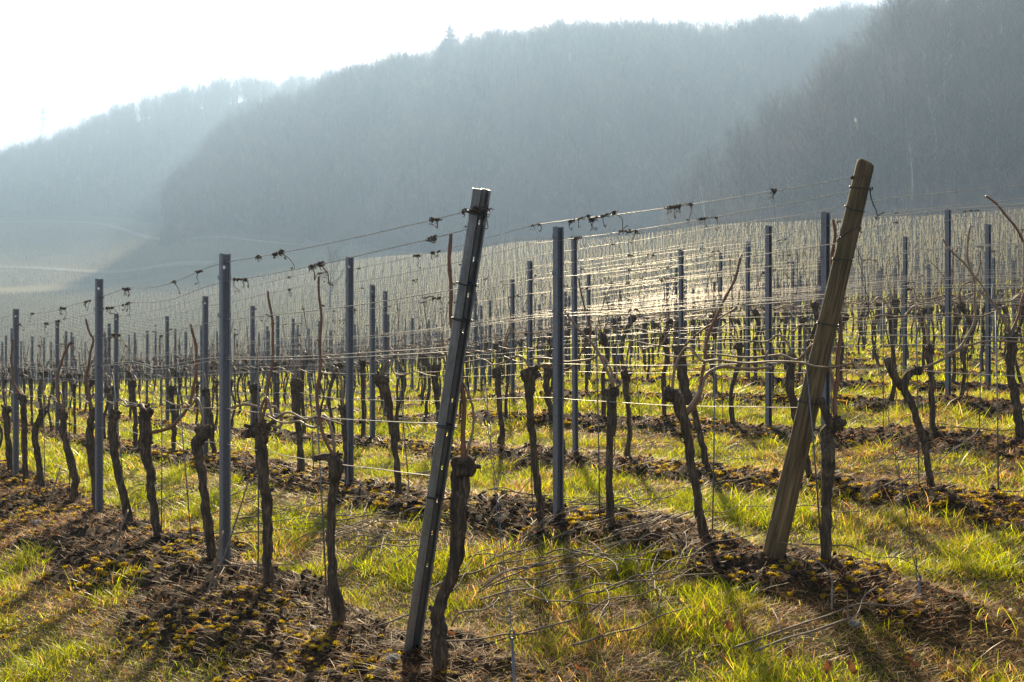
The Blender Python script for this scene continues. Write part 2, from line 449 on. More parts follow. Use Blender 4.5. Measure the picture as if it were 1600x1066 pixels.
at_main = hill_surface('main_hill', np.arange(256, 2300, 12.),
    {'Y': [(256, 530), (550, 480), (800, 450), (1100, 430), (2300, 420)], 'y': [(256, 346), (350, 358), (550, 386), (800, 404), (1100, 392), (2300, 380)]},
    [(256, 318), (290, 280), (330, 243), (360, 218), (400, 194), (470, 158), (560, 126), (620, 103), (700, 82), (760, 66), (860, 50), (1000, 56), (1060, 50), (1200, 42), (1300, 28), (1400, 22), (1600, 18), (2300, 40)],
    [(256, 10), (300, 14), (380, 19), (2300, 21)], [(256, 40), (330, 110), (450, 200), (600, 240), (2300, 250)])
at_back = hill_surface('back_hill', np.arange(-800, 720, 12.),
    {'Y': [(-800, 720), (720, 720)], 'y': [(-800, 345), (0, 332), (256, 340), (720, 380)]},
    [(-800, 420), (-300, 330), (-100, 278), (0, 252), (60, 232), (120, 208), (200, 172), (250, 154), (300, 142), (380, 130), (440, 128), (500, 121), (560, 120), (720, 125)],
    [(-800, 17), (720, 18)], [(-800, 260), (0, 280), (720, 300)])

# ------------------------------------------------------------------ trees
def bare_tree(seed, h, spread=.42, mats=(0, 1), lean=0.0, twigs=1.0, first=.3):
    r = np.random.default_rng(seed); tr = MB(); cr = MB()
    top = np.array([lean * h + r.normal(0, .03) * h, r.normal(0, .03) * h, h])
    P = [np.array([0, 0, -1.0]), np.array([r.normal(0, .01) * h, r.normal(0, .01) * h, h * .3]), top * np.array([.5, .5, .62]) + r.normal(0, .015, 3) * h, top]
    P, R = smooth_path(P, [h * .019, h * .014, h * .009, h * .002], h * .05)
    tube(tr, P, R, 6)
    def twig(p, d, l, w):
        q1 = p + d * l * .5 + r.normal(0, .06, 3) * l; q2 = p + d * l + r.normal(0, .13, 3) * l + np.array([0, 0, .1 * l])
        tube(cr, [p, q1, q2], [w, w * .8, w * .25], 3, False)
    nb = int(r.integers(15, 20))
    for i in range(nb):
        s = first + (1 - first) * (i + r.random() * .8) / nb
        j = min(int(s * (len(P) - 1)), len(P) - 2); p = P[j]
        az = i * 2.4 + r.normal(0, .4); el = math.radians(r.uniform(28, 60) + 18 * s)
        d = np.array([math.cos(az) * math.cos(el), math.sin(az) * math.cos(el), math.sin(el)])
        l = h * spread * (.30 + .62 * math.sqrt(max(0, 1 - ((s - .55) / .50) ** 2))) * r.uniform(.75, 1.2)
        q = [p, p + d * l * .35, p + d * l * .7 + r.normal(0, .05, 3) * l + np.array([0, 0, .05 * l]), p + d * l + r.normal(0, .07, 3) * l + np.array([0, 0, .16 * l])]
        rb = max(R[j] * .6, h * .003)
        B, RB = smooth_path(q, [rb, rb * .75, rb * .5, rb * .2], l * .12)
        tube(tr, B, RB, 4)
        ns = int(r.integers(7, 11))
        for k in range(ns):
            t = .25 + .75 * (k + r.random()) / ns
            pb = B[min(int(t * (len(B) - 1)), len(B) - 1)]
            d2 = d + r.normal(0, .55, 3); d2[2] += .25; d2 /= np.linalg.norm(d2)
            l2 = l * r.uniform(.22, .42) + h * .03
            e = pb + d2 * l2
            m1 = pb + d2 * l2 * .5 + r.normal(0, .07, 3) * l2
            tube(cr, [pb, m1, e], [h * .0016, h * .0013, h * .0006], 3, False)
            for _ in range(int(r.integers(5, 8) * twigs)):
                t3 = r.uniform(.25, 1); p3_ = pb + (e - pb) * t3
                d3 = d2 + r.normal(0, .6, 3); d3[2] += .2; d3 /= np.linalg.norm(d3)
                twig(p3_, d3, l2 * r.uniform(.35, .7), h * .00075)
    return tr, cr
def shrub_tree(seed, h):
    r = np.random.default_rng(seed); tr = MB(); cr = MB()
    for i in range(9):
        az = r.uniform(0, 6.28); el = math.radians(r.uniform(48, 85)); l = h * r.uniform(.6, 1.05)
        d = np.array([math.cos(az) * math.cos(el), math.sin(az) * math.cos(el), math.sin(el)])
        B, RB = smooth_path([np.array([0, 0, -.4]) + d * .2, d * l * .5 + r.normal(0, .04, 3) * l, d * l + np.array([0, 0, .1 * l])], [h * .011, h * .007, h * .002], l * .14)
        tube(tr, B, RB, 4)
        for k in range(26):
            pb = B[int(r.uniform(.15, 1) * (len(B) - 1))]
            d2 = d * .6 + r.normal(0, .6, 3); d2[2] += .3; d2 /= np.linalg.norm(d2); l2 = h * r.uniform(.1, .28)
            tube(cr, [pb, pb + d2 * l2 * .5 + r.normal(0, .05, 3) * l2, pb + d2 * l2], [h * .0016, h * .0012, h * .0005], 3, False)
            for _ in range(3):
                p4 = pb + d2 * l2 * r.uniform(.3, 1); d3 = d2 + r.normal(0, .6, 3)
                tube(cr, [p4, p4 + d3 * l2 * .25, p4 + d3 * l2 * .45], [h * .0010, h * .0008, h * .0004], 3, False)
    return tr, cr
def spruce(seed, h):
    r = np.random.default_rng(seed); tr = MB(); cr = MB()
    tube(tr, [(0, 0, -1), (0, 0, h * .5), (0, 0, h)], [h * .016, h * .01, h * .001], 6)
    nz = 30
    for i in range(nz):
        s = (i + .5) / nz; z = h * (.1 + .9 * s); l0 = h * .21 * (1 - s) ** .85 + h * .012
        nb = 9 if s < .7 else 6
        for k in range(nb):
            az = k * 6.283 / nb + i * 1.1 + r.normal(0, .15); l = l0 * r.uniform(.7, 1.18); droop = -.28 + .55 * s
            dx, dy = math.cos(az), math.sin(az); wx, wy = -dy, dx
            segs = 5
            for q in range(segs):
                f0 = q / segs; f1 = (q + 1.35) / segs; a0 = l * f0; a1 = l * min(f1, 1.1)
                for sg in (-1, 1):
                    w = l * .23 * (1.05 - f0) * r.uniform(.7, 1.3)
                    z0 = z + droop * a0 - .06 * l * f0; z1 = z + droop * a1 - .10 * l * f1 - r.uniform(0, .06) * l
                    cr.add([(dx * a0, dy * a0, z0), (dx * (a0 + (a1 - a0) * .5) , dy * (a0 + (a1 - a0) * .5), z0 + .02 * l),
                            (dx * a1 + wx * w * sg, dy * a1 + wy * w * sg, z1), (dx * a0 + wx * w * .55 * sg, dy * a0 + wy * w * .55 * sg, z1 + .02 * l)], [(0, 1, 2, 3)])
    return tr, cr

TREE_V = []     # (trunk+crown merged mesh for instancing / small copies)
def tree_meshes(gen, *a, tm='tree', cm='treetwig', name='bare_tree', **k):
    tr, cr = gen(*a, **k)
    return (tr.mesh(name + '_trunk', True, [M[tm]]), cr.mesh(name + '_crown', False, [M[cm]]))
bare = [tree_meshes(bare_tree, 100 + i, 18 + 1.2 * i % 4, spread=.40 + .06 * (i % 3), first=.22 + .07 * (i % 3)) for i in range(5)]
birch = [tree_meshes(bare_tree, 140 + i, 17, spread=.2, lean=[.12, -.06][i], tm='birch', name='birch', first=.5) for i in range(2)]
shrub = [tree_meshes(shrub_tree, 160 + i, 6.5, cm='shrubtwig', name='bare_shrub') for i in range(2)]
spr = [tree_meshes(spruce, 180 + i, 20, cm='needle', name='spruce') for i in range(2)]

def make_tree(name, meshes, loc, s, rz, label, cat, group=None):
    o = link(name, meshes[0], None, None, loc, rz); o.scale = (s, s, s)
    tag(o, label, cat, group)
    link('crown', meshes[1], None, o)
    return o

# instancing helper for masses that nobody could count (geometry nodes on a point cloud mesh)
def scatter(name, pts, kind, rot, scl, sources, label, cat):
    me = bpy.data.meshes.new(name)
    me.vertices.add(len(pts)); me.vertices.foreach_set('co', np.asarray(pts, np.float32).ravel())
    a = me.attributes.new('pick', 'INT', 'POINT'); a.data.foreach_set('value', np.asarray(kind, np.int32))
    a = me.attributes.new('rz', 'FLOAT', 'POINT'); a.data.foreach_set('value', np.asarray(rot, np.float32))
    a = me.attributes.new('sc', 'FLOAT', 'POINT'); a.data.foreach_set('value', np.asarray(scl, np.float32))
    me.update()
    o = link(name, me); tag(o, label, cat, None, 'stuff')
    ng = bpy.data.node_groups.new(name + '_nodes', 'GeometryNodeTree')
    ng.interface.new_socket('Geometry', in_out='INPUT', socket_type='NodeSocketGeometry')
    ng.interface.new_socket('Geometry', in_out='OUTPUT', socket_type='NodeSocketGeometry')
    gi = ng.nodes.new('NodeGroupInput'); go = ng.nodes.new('NodeGroupOutput')
    join = ng.nodes.new('GeometryNodeJoinGeometry')
    def attr(nm, dt):
        n = ng.nodes.new('GeometryNodeInputNamedAttribute'); n.data_type = dt; n.inputs['Name'].default_value = nm; return n.outputs[0]
    pk = attr('pick', 'INT'); rzv = attr('rz', 'FLOAT'); scv = attr('sc', 'FLOAT')
    comb = ng.nodes.new('ShaderNodeCombineXYZ'); ng.links.new(rzv, comb.inputs[2])
    for i, src in enumerate(sources):
        cmpn = ng.nodes.new('FunctionNodeCompare'); cmpn.data_type = 'INT'; cmpn.operation = 'EQUAL'
        ng.links.new(pk, cmpn.inputs[2]); cmpn.inputs[3].default_value = i
        for part in src:
            oi = ng.nodes.new('GeometryNodeObjectInfo'); oi.inputs['Object'].default_value = part
            oi.inputs['As Instance'].default_value = True; oi.transform_space = 'ORIGINAL'
            ip = ng.nodes.new('GeometryNodeInstanceOnPoints')
            ng.links.new(gi.outputs[0], ip.inputs['Points']); ng.links.new(cmpn.outputs[0], ip.inputs['Selection'])
            ng.links.new(oi.outputs['Geometry'], ip.inputs['Instance'])
            ng.links.new(comb.outputs[0], ip.inputs['Rotation']); ng.links.new(scv, ip.inputs['Scale'])
            ng.links.new(ip.outputs[0], join.inputs[0])
    ng.links.new(join.outputs[0], go.inputs[0])
    md = o.modifiers.new('scatter', 'NODES'); md.node_group = ng
    return o

SRC = {}
# --- near wooded spur on the right: single trees, then the mass behind them
cand = []
for x in np.arange(1040, 2300, 5.0):
    w = interp(x, [(1036, 25), (1100, 45), (1250, 75), (1500, 115), (2400, 150)])
    for s in np.arange(0, 1.25, 5.2 / w):
        cand.append((x + rng.normal(0, 3), s + rng.normal(0, 2 / w)))
cand = np.array(cand)
# thin by spacing in world space: columns near each other are ~0.8 m apart at 5 px
keep = rng.random(len(cand)) < .16
cand = cand[keep]; pts = at_near(cand[:, 0], np.clip(cand[:, 1], 0, 1.2)); hs = interp(cand[:, 0], [(1036, .42), (1060, .55), (1120, .75), (1250, 1.0), (2400, 1.05)])
order = np.argsort(cand[:, 1])
ind = [i for i in order if cand[i, 0] < 1640 and (cand[i, 1] < .22 or cand[i, 1] > .8)]
ind = ind[:130] + ind[-110:] if len(ind) > 240 else ind
indset = set(ind); protos = []
TL = {'bare': ('bare brown deciduous tree on the near wooded hillside', 'tree', 'bare trees on the near hillside'),
      'shrub': ('low bare bush with fine brown twigs along the foot of the wood', 'bush', 'bare bushes along the woodland edge')}
for j, i in enumerate(ind):
    p = pts[i]; s = hs[i] * rng.uniform(.7, 1.2); rz = rng.uniform(0, 6.28)
    if cand[i, 1] < .06 or (cand[i, 0] < 1110 and j % 2 == 0):
        o = make_tree('bare_shrub', shrub[j % 2], p, rng.uniform(.8, 1.25), rz, *TL['shrub']); SRC.setdefault('shrub%d' % (j % 2), o)
    else:
        o = make_tree('bare_tree', bare[j % 5], p, s, rz, *TL['bare']); SRC.setdefault('bare%d' % (j % 5), o)
for q, (x, s_, sz, k, rz) in enumerate([(1478, .42, 1.35, 0, 0), (1425, .10, .95, 1, 1.2), (1462, .2, 1.15, 1, 0.2), (1556, .14, 1.1, 0, 2.6), (1100, .12, .85, 0, 3.0), (1203, .3, .9, 1, .4)]):
    p = at_near(np.array([float(x)]), np.array([s_]))[0]
    o = make_tree('birch_tree', birch[k], p, sz, rz, ['tall pale birch leaning in the middle of the near wood', 'slim white birch stem behind the wooden end post', 'white birch just beside the wooden post top',
        'pale birch near the right edge of the wood', 'small birch at the outer tip of the near wood', 'white birch stem halfway along the near wood edge'][q], 'birch tree')
re_ = np.random.default_rng(3)
for q in range(34):
    x = re_.uniform(1042, 1190); p = at_near(np.array([x]), np.array([re_.uniform(0, .45)]))[0]
    make_tree('bare_shrub', shrub[q % 2], p, re_.uniform(.9, 1.7), re_.uniform(0, 6.28), *TL['shrub'])
rest = np.array([i for i in range(len(cand)) if i not in indset])
def src(k): 
    o = SRC[k]; return [o] + list(o.children)
bsrc = [src('bare%d' % k) for k in range(5)] + [src('shrub%d' % k) for k in range(2)]
kinds = np.where((cand[rest, 1] < .12) | (rng.random(len(rest)) < .25 * (cand[rest, 1] < .6)), rng.integers(5, 7, len(rest)), rng.integers(0, 5, len(rest)))
# undergrowth fills the foot of the wood
ux = rng.uniform(1040, 2200, 900); usv = rng.random(900) ** 1.6 * .9; up = at_near(ux, usv)
scatter('near_woodland', np.vstack([pts[rest], up]), np.concatenate([kinds, rng.integers(5, 7, 900)]), rng.uniform(0, 6.28, len(rest) + 900),
        np.concatenate([hs[rest] * rng.uniform(.65, 1.12, len(rest)) * np.where(kinds > 4, 1.4, 1), rng.uniform(.5, 1.05, 900)]), bsrc, 'bare brown woodland covering the near hillside on the right', 'woodland')

# --- conifers and lone trees that stand out
def on_hill(at, x, s): return at(np.array([float(x)]), np.array([float(s)]))[0]
conifers = [('tallest dark spruce breaking the skyline of the main hill', at_main, 703, 1.0, 2.35), ('broad dark spruce pair on the skyline left of the tallest spruce, larger one', at_main, 622, 1.0, 1.55),
            ('smaller dark spruce beside the broad one on the skyline', at_main, 633, 1.0, 1.35), ('dark spruce low on the outer edge of the main hill', at_main, 352, .94, 1.2),
            ('spruce standing a little above the lowest edge spruce', at_main, 366, .96, 1.15), ('spruce at the top of the steep outer edge of the main hill', at_main, 405, .98, 1.25),
            ('dark spruce where the two hills meet on the skyline', at_main, 466, .98, 1.4), ('thin spruce standing above the bare ridge trees right of the middle', at_main, 1066, 1.0, 1.5),
            ('spruce on the ridge just right of the first bare gap', at_main, 962, 1.0, 1.45), ('spruce tip on the ridge above the steel post row', at_main, 872, 1.0, 1.35), ('short spruce on the ridge left of the middle', at_main, 780, 1.0, 1.2)]
for q, (lb, at, x, s, sz) in enumerate(conifers):
    o = make_tree('spruce_tree', spr[q % 2], on_hill(at, x, s), sz, q * 1.3, lb, 'spruce tree'); SRC.setdefault('spruce%d' % (q % 2), o)
def ground_at(x, Y):
    X = (x - CX) / F * Y; return (X, Y, gz(X, Y))
make_tree('spruce_tree', spr[0], ground_at(258, 520), .75, .4, 'dark slender conifer standing alone at the foot of the main hill', 'spruce tree')
make_tree('spruce_tree', spr[1], ground_at(263, 528), .6, 2.4, 'shorter conifer close behind the lone conifer at the hill foot', 'spruce tree')
make_tree('bare_tree', bare[1], ground_at(516, 205), .52, 1.0, 'lone bare tree standing among the vine rows on the slope', 'tree')
# --- the two far wooded hills as masses
def wood(name, at, x0, x1, nx, ns, seed, label, hfun, spr_frac):
    r = np.random.default_rng(seed)
    n = nx * ns
    x = r.uniform(x0, x1, n); s = np.where(r.random(n) < .3, r.uniform(.86, 1.12, n), r.random(n) ** .9 * 1.06)
    p = at(x, s); k = r.integers(0, 5, n)
    nz = fbm(p[:, 0] * .018, p[:, 1] * .03, seed + 40, 3); nz2 = fbm(p[:, 0] * .05, p[:, 1] * .05, seed + 50, 3)
    k = np.where(r.random(n) < spr_frac * np.where(nz > .56, 5, .5), 7 + r.integers(0, 2, n), k)
    sc = hfun(x) / 19.0 * r.uniform(.7, 1.12, n) * (.75 + .55 * nz2)
    kp = r.random(n) < np.clip(.30 + 1.8 * (nz2 - .35), .15, 1); x, p, k, sc = x[kp], p[kp], k[kp], sc[kp]; n = len(x)
    scatter(name, p, k, r.uniform(0, 6.28, n), sc, bsrc + [src('spruce0'), src('spruce1')], label, 'woodland')
wood('main_woodland', at_main, 258, 1700, 120, 75, 5, 'bare hazy woodland covering the main hill', lambda x: interp(x, [(256, 10), (300, 14), (380, 19), (2300, 21)]), .025)
wood('back_woodland', at_back, -600, 640, 90, 60, 6, 'bare hazy woodland covering the farthest hill', lambda x: np.full(len(x), 18.0), .02)

# power pylon on the far skyline
pb = p3(67, 228, 1030.); mb = MB(); H = 42.0
for sx in (-1, 1):
    for sy in (-1, 1):
        tube(mb, [(sx * 3.4, sy * 3.4, -10), (sx * 1.1, sy * 1.1, H * .62), (sx * .35, sy * .35, H)], [.22, .18, .12], 4)
for k in range(9):
    z0 = k * 4.2; w0 = 3.4 - 2.5 * z0 / H; z1 = z0 + 4.2; w1 = 3.4 - 2.5 * z1 / H
    for a_, b_ in (((-1, -1), (1, -1)), ((1, -1), (1, 1)), ((1, 1), (-1, 1)), ((-1, 1), (-1, -1))):
        tube(mb, [(a_[0] * w0, a_[1] * w0, z0), (b_[0] * w1, b_[1] * w1, z1)], .09, 3)
po = link('power_pylon', mb.mesh('pylon', False), M['rod'], None, tuple(pb)); tag(po, 'faint lattice power pylon on the far skyline', 'pylon')
for z, w in ((H * .66, 8.5), (H * .82, 6.5)):
    mb = MB(); tube(mb, [(-w, 0, z), (0, 0, z + 1.2), (w, 0, z)], [.12, .2, .12], 4); tube(mb, [(-w, 0, z), (0, 0, z - .3), (w, 0, z)], [.12, .2, .12], 4)
    link('cross_arm', mb.mesh('cross_arm', False), M['rod'], po)

# paths in the far fields
def ribbon(name, pts, w, lift=.25):
    P = []
    for (x, Y) in pts: P.append(((x - CX) / F * Y, Y, 0))
    P, _ = smooth_path(np.array(P, float), None, 6.0)
    T = np.gradient(P, axis=0); T /= np.linalg.norm(T, axis=1, keepdims=True); S = np.stack([-T[:, 1], T[:, 0], T[:, 2] * 0], 1)
    A = P + S * w / 2; B = P - S * w / 2
    for q in (A, B): q[:, 2] = base_z(q[:, 0], q[:, 1]) + lift
    V = np.vstack([A, B]); n = len(A); q = [(i, i + 1, n + i + 1, n + i) for i in range(n - 1)]
    tag(link(name, big_mesh(name, V, q), M['path']), kind='structure')
ribbon('field_path', [(-200, 520), (0, 512), (60, 505), (120, 490), (190, 470), (260, 450), (330, 425)], 6)
ribbon('forest_path', [(-300, 705), (0, 690), (150, 660), (250, 560), (330, 505), (430, 470), (560, 455)], 5)

# ------------------------------------------------------------------ posts
def sheet_post(profile, h, z0, holes, web, slot=False, thick=.0025):
    """folded sheet post: profile polyline (x,y); holes cut as rings in segment `web`; returns mesh"""
    mb = MB(); pr = np.array(profile, float); m = len(pr)
    zs = [z0]
    for hz, rx, rz in holes: zs += [hz - rz * 1.6, hz + rz * 1.6]
    zs += [h]; zs = sorted(zs)
    hole_lo = {round(hz - rz * 1.6, 5): (hz, rx, rz) for hz, rx, rz in holes}
    grid = [[(p[0], p[1], z) for p in pr] for z in zs]
    vs = [v for r in grid for v in r]; fs = []
    for i in range(len(zs) - 1):
        ho = hole_lo.get(round(zs[i], 5))
        for k in range(m - 1):
            a = i * m + k; b = a + 1; c = b + m; d = a + m
            if ho is None or k != web: fs.append((a, b, c, d)); continue
            hz, rx, rz = ho; mid = (pr[k] + pr[k + 1]) / 2; ax = (pr[k + 1] - pr[k]); ax = ax / np.linalg.norm(ax)
            N = 12; st = len(vs)
            for q in range(N):
                an = -math.pi * .75 + q * 2 * math.pi / N
                vs.append((mid[0] + ax[0] * rx * math.cos(an), mid[1] + ax[1] * rx * math.cos(an), hz + rz * math.sin(an)))
            cs = [a, b, c, d]
            for q in range(4):
                i0 = q * 3
                fs.append((cs[q], st + (i0 + 1) % N, st + i0)); fs.append((cs[q], st + (i0 + 2) % N, st + (i0 + 1) % N))
                fs.append((cs[q], cs[(q + 1) % 4], st + (i0 + 3) % N, st + (i0 + 2) % N))
    mb.add(vs, fs)
    me = mb.mesh('sheet', False)
    o = bpy.data.objects.new('tmp_sheet', me); COL.objects.link(o)
    md = o.modifiers.new('s', 'SOLIDIFY'); md.thickness = thick; md.offset = 0
    dg = bpy.context.evaluated_depsgraph_get()
    res = bpy.data.meshes.new_from_object(o.evaluated_get(dg))
    bpy.data.objects.remove(o); bpy.data.meshes.remove(me)
    return res

# open C-profile line post, web facing along the row (local +x = row direction is the web normal -> profile in y)
LP = [(-.034, .020), (-.034, .030), (.0, .031), (.004, .016), (.004, .0125), (.004, -.0125), (.004, -.016), (.0, -.031), (-.034, -.030), (-.034, -.020)]
LPp = [(x, y) for x, y in LP]
def line_post_mesh(h):
    return sheet_post(LPp, h, -.25, [(h - .085, .0105, .0125)], 4)
def hook_mesh(h):
    mb = MB()
    for sy in (-1, 1):
        tube(mb, [(-.006, sy * .030, h - .012), (-.006, sy * .040, h - .010), (-.006, sy * .041, h + .012)], .0035, 4)
    return mb.mesh('wire_hook', False, [M['steel']])
WIRES = [.80, 1.03, 1.34, 1.36, 1.60, 1.84, 1.96]
ORD = ['first', 'second', 'third', 'fourth', 'fifth', 'sixth', 'seventh', 'eighth', 'ninth', 'tenth', 'eleventh', 'twelfth', 'thirteenth', 'fourteenth', 'fifteenth', 'sixteenth', 'seventeenth', 'eighteenth', 'nineteenth', 'twentieth']
ROWNAME = lambda k: 'front row' if k == 1 else ORD[k - 1] + ' row'
ROT_ROW = math.atan2(D[1], D[0])
std_post = line_post_mesh(1.98); std_post.materials.append(M['steel'])
hookm = [hook_mesh(z) for z in (.80, 1.03, 1.35, 1.60, 1.84)]

def tn(t, n): return NV * n + D * t
def t_of(x, n):
    Y = row_Y(x, n); X = (x - CX) / F * Y; return D[0] * X + D[1] * Y
POSTS = {1: [(350, 397, 0), (154, 436, 0), (24, 483, 0)], 2: [(870, 355, 0), (545, 402, 0), (320, 463, 0), (181, 490, 0), (89, 504, 0)],
         3: [(1287, 332, 0), (898, 366, .062), (581, 445, 0), (394, 478, 0)], 4: [(1199, 353, 0), (827, 408, 0), (601, 455, 0)],
         5: [(1479, 327, 0), (1063, 390, 0), (800, 437, 0)]}
CREST = [(-500, 395), (0, 395), (180, 380), (350, 328), (560, 298), (800, 248), (1100, 198), (1350, 183), (1600, 170), (2000, 163)]
def crest_ok(X, Y):
    x = CX + F * X / Y; return Y < interp(x, CREST)
post_pos = []      # (row, x, y, height, lean, idx)
row_posts = {}
for k in range(1, 112):
    n = rn(k); lst = POSTS.get(k, [])
    ts = []
    for x, ty, ln in lst:
        t = t_of(x, n); P = tn(t, n); top = (CY - ty) / F * P[1]; g = gz(P[0], P[1])
        ts.append(t); post_pos.append((k, P[0], P[1], top - g, ln))
    r = random.Random(k * 7 + 1)
    if ts: t = ts[-1] + 4.3
    else: t = .38 * n - 2 + r.uniform(0, 3.6)
    while t < 420:
        P = tn(t, n)
        if P[1] > 450 or P[0] / P[1] < -.66: break
        if P[0] / P[1] < .66 and crest_ok(P[0], P[1]):
            post_pos.append((k, P[0], P[1], 1.97 + r.uniform(-.09, .09), r.uniform(-.02, .02))); ts.append(t)
        t += (4.3 if k < 6 or k > 24 else 3.6) + r.uniform(-.12, .12)
    row_posts[k] = ts
post_pos.sort(key=lambda p: p[2])
inframe = [p for p in post_pos if abs(p[1] / p[2]) < .525]
ind_posts = inframe[:300]; indset = set(id(p) for p in ind_posts)
rest_posts = [p for p in post_pos if id(p) not in indset]
count_in_row = {}; POST_SRC = None; hand_lab = set()
named = {}
for p in ind_posts: named.setdefault(p[0], []).append(p)
for k in named: named[k].sort(key=lambda p: D[0] * p[1] + D[1] * p[2])
for k, ps in named.items():
    for j, (kk, X, Y, h, ln) in enumerate(ps):
        big = Y < 20 and k <= 6
        me = line_post_mesh(h) if (Y < 14 and k <= 5) else std_post
        if me is not std_post: me.materials.append(M['steel'])
        o = link('steel_post', me, None, None, (X, Y, gz(X, Y)), ROT_ROW)
        o.rotation_euler = (ln * .6, ln, ROT_ROW + random.uniform(-.08, .08))
        if me is std_post: o.scale = (1, 1, h / 1.98)
        if ln > .05: o.scale = (.8, .8, 1)
        if big and j < 6:
            tag(o, f'grey steel vineyard post, {ORD[j]} one from the camera side along the {ROWNAME(k)}', 'post', 'steel posts of the vine rows')
        else:
            tag(o, 'slim grey steel post among the crowded posts of the rows farther back', 'post', 'steel posts of the vine rows')
        if Y < 12:
            for hm in hookm: link('wire_hook', hm, None, o)
        elif POST_SRC is None: POST_SRC = o
a = np.array([(p[1], p[2], p[3]) for p in rest_posts])
scatter('slope_posts', np.stack([a[:, 0], a[:, 1], ground_z(a[:, 0], a[:, 1], False)], 1), np.zeros(len(a)), np.full(len(a), ROT_ROW) + rng.normal(0, .1, len(a)), a[:, 2] / 1.98,
        [[POST_SRC]], 'countless grey posts of the vine rows climbing the slope', 'posts')

# --- steel end post of the front row (leaning outwards)
def lean_frame(o, base, top):
    ax = Vector(top) - Vector(base); z = ax.normalized(); toc = Vector((-base[0], -base[1], 0)).normalized()
    y = -(toc - z * toc.dot(z)).normalized(); x = y.cross(z)
    from mathutils import Matrix
    o.matrix_world = Matrix(((x[0], y[0], z[0], base[0]), (x[1], y[1], z[1], base[1]), (x[2], y[2], z[2], base[2]), (0, 0, 0, 1)))
    return ax.length
E1 = p3(643, 1040, row_Y(643, rn(1))); E1[2] = gz(E1[0], E1[1])
def end_top(base, xt, yt):
    u = (xt - CX) / F
    s = (u * base[1] - base[0]) / (-D[0] + u * D[1]); X = base[0] - D[0] * s; Y = base[1] - D[1] * s
    return np.array([X, Y, (CY - yt) / F * Y])
T1 = end_top(E1, 753, 296)
EP = [(-.042, .010), (-.040, -.002), (-.020, -.004), (-.004, -.001), (.000, .050), (.004, .056), (.024, .056), (.030, .050), (.035, -.002), (.042, .002)]
ln_ = np.linalg.norm(T1 - E1)
holes = [(z, .0030, .0095) for z in np.arange(.42, ln_ - .05, .155)]
EP = [(x * .87, y) for x, y in EP]
me = sheet_post(EP, ln_, -.3, holes, 5, thick=.003); me.materials.append(M['endsteel'])
ep = link('steel_end_post', me); lean_frame(ep, E1, T1)
tag(ep, 'thick leaning steel end post with slotted channel at the head of the front row', 'end post')
def ring(mb, z, rx=.047, ry=.024, cy=.012, w=.0022, jit=.004, seed=0):
    r = np.random.default_rng(seed); an = np.linspace(0, 2 * math.pi, 19)
    P = np.stack([rx * np.cos(an), cy + ry * np.sin(an), z + r.normal(0, jit, 19).cumsum() * .3], 1); P[-1] = P[0]
    tube(mb, P, w, 5)
for q, z in enumerate((ln_ - .10, ln_ - .40, ln_ - .55, ln_ - 1.02, ln_ - 1.35)):
    mb = MB(); ring(mb, z, seed=q); ring(mb, z + .006, seed=q + 20)
    link('wire_tie', mb.mesh('wire_tie'), M['darkwire'], ep)
mb = MB()
for z in np.arange(.35, ln_ - .1, .16): blob(mb, (-.043, .004, z), .0045, (1, 1, 1.4), .1, 3, 1)
link('bolt', mb.mesh('bolt'), M['rod'], ep)['kind'] = 'stuff'

# --- wooden end post of the second row
E2 = p3(1207, 888, row_Y(1207, rn(2))); E2[2] = gz(E2[0], E2[1])
T2 = end_top(E2, 1354, 250)
l2 = np.linalg.norm(T2 - E2)
mb = MB(); r = np.random.default_rng(4); sides = 28; zs = list(np.linspace(-.3, l2 - .03, 60)) + [l2 - .022, l2 - .010, l2 - .002, l2]
V = []; 
for i, z in enumerate(zs):
    f = max(0, min(1, z / l2)); R0 = .057 * (1 - f) + .0415 * f
    R0 *= [1, .965, .90, .78][max(0, i - 60)] if i >= 60 else 1
    for k in range(sides):
        an = k * 2 * math.pi / sides
        rr = R0 * (1 + .06 * (fbm(np.array([math.cos(an) * 2 + 5]), np.array([math.sin(an) * 2 + z * .7]), 2, 3)[0] - .5) - .05 * max(0, vn(np.array([math.cos(an) * 7 + 9]), np.array([math.sin(an) * 7 + z * .5]), 12)[0] - .68) * 3)
        zz = z + (.008 * (vn(np.array([k * .6]), np.array([3.]), 3)[0] - .5) if i >= 60 else 0) - (.03 * max(0, math.cos(an) * .5) if i >= 58 else 0)
        V.append((rr * math.cos(an), rr * math.sin(an), zz))
fs = [(i * sides + k, i * sides + (k + 1) % sides, (i + 1) * sides + (k + 1) % sides, (i + 1) * sides + k) for i in range(len(zs) - 1) for k in range(sides)]
V.append((0, 0, l2 - .004)); c_ = len(V) - 1
fs += [((len(zs) - 1) * sides + k, (len(zs) - 1) * sides + (k + 1) % sides, c_) for k in range(sides)]
mb.add(V, fs)
wp = link('wooden_end_post', mb.mesh('wooden_end_post', True), M['wood']); lean_frame(wp, E2, T2)
tag(wp, 'weathered round wooden end post leaning at the head of the second row', 'end post')
def wrap(z, seed, tilt=0.0, turns=1.6, w=.0026):
    mb = MB(); f = z / l2; R0 = (.057 * (1 - f) + .0415 * f) * 1.04 + w
    an = np.linspace(0, 2 * math.pi * turns, int(18 * turns)); r = np.random.default_rng(seed)
    P = np.stack([R0 * np.cos(an), R0 * np.sin(an), z + tilt * np.cos(an + .5) + .004 * an / 6 + .002 * np.sin(an * 2.3 + seed)], 1)
    tube(mb, P, w, 5); return mb.mesh('wire_tie')
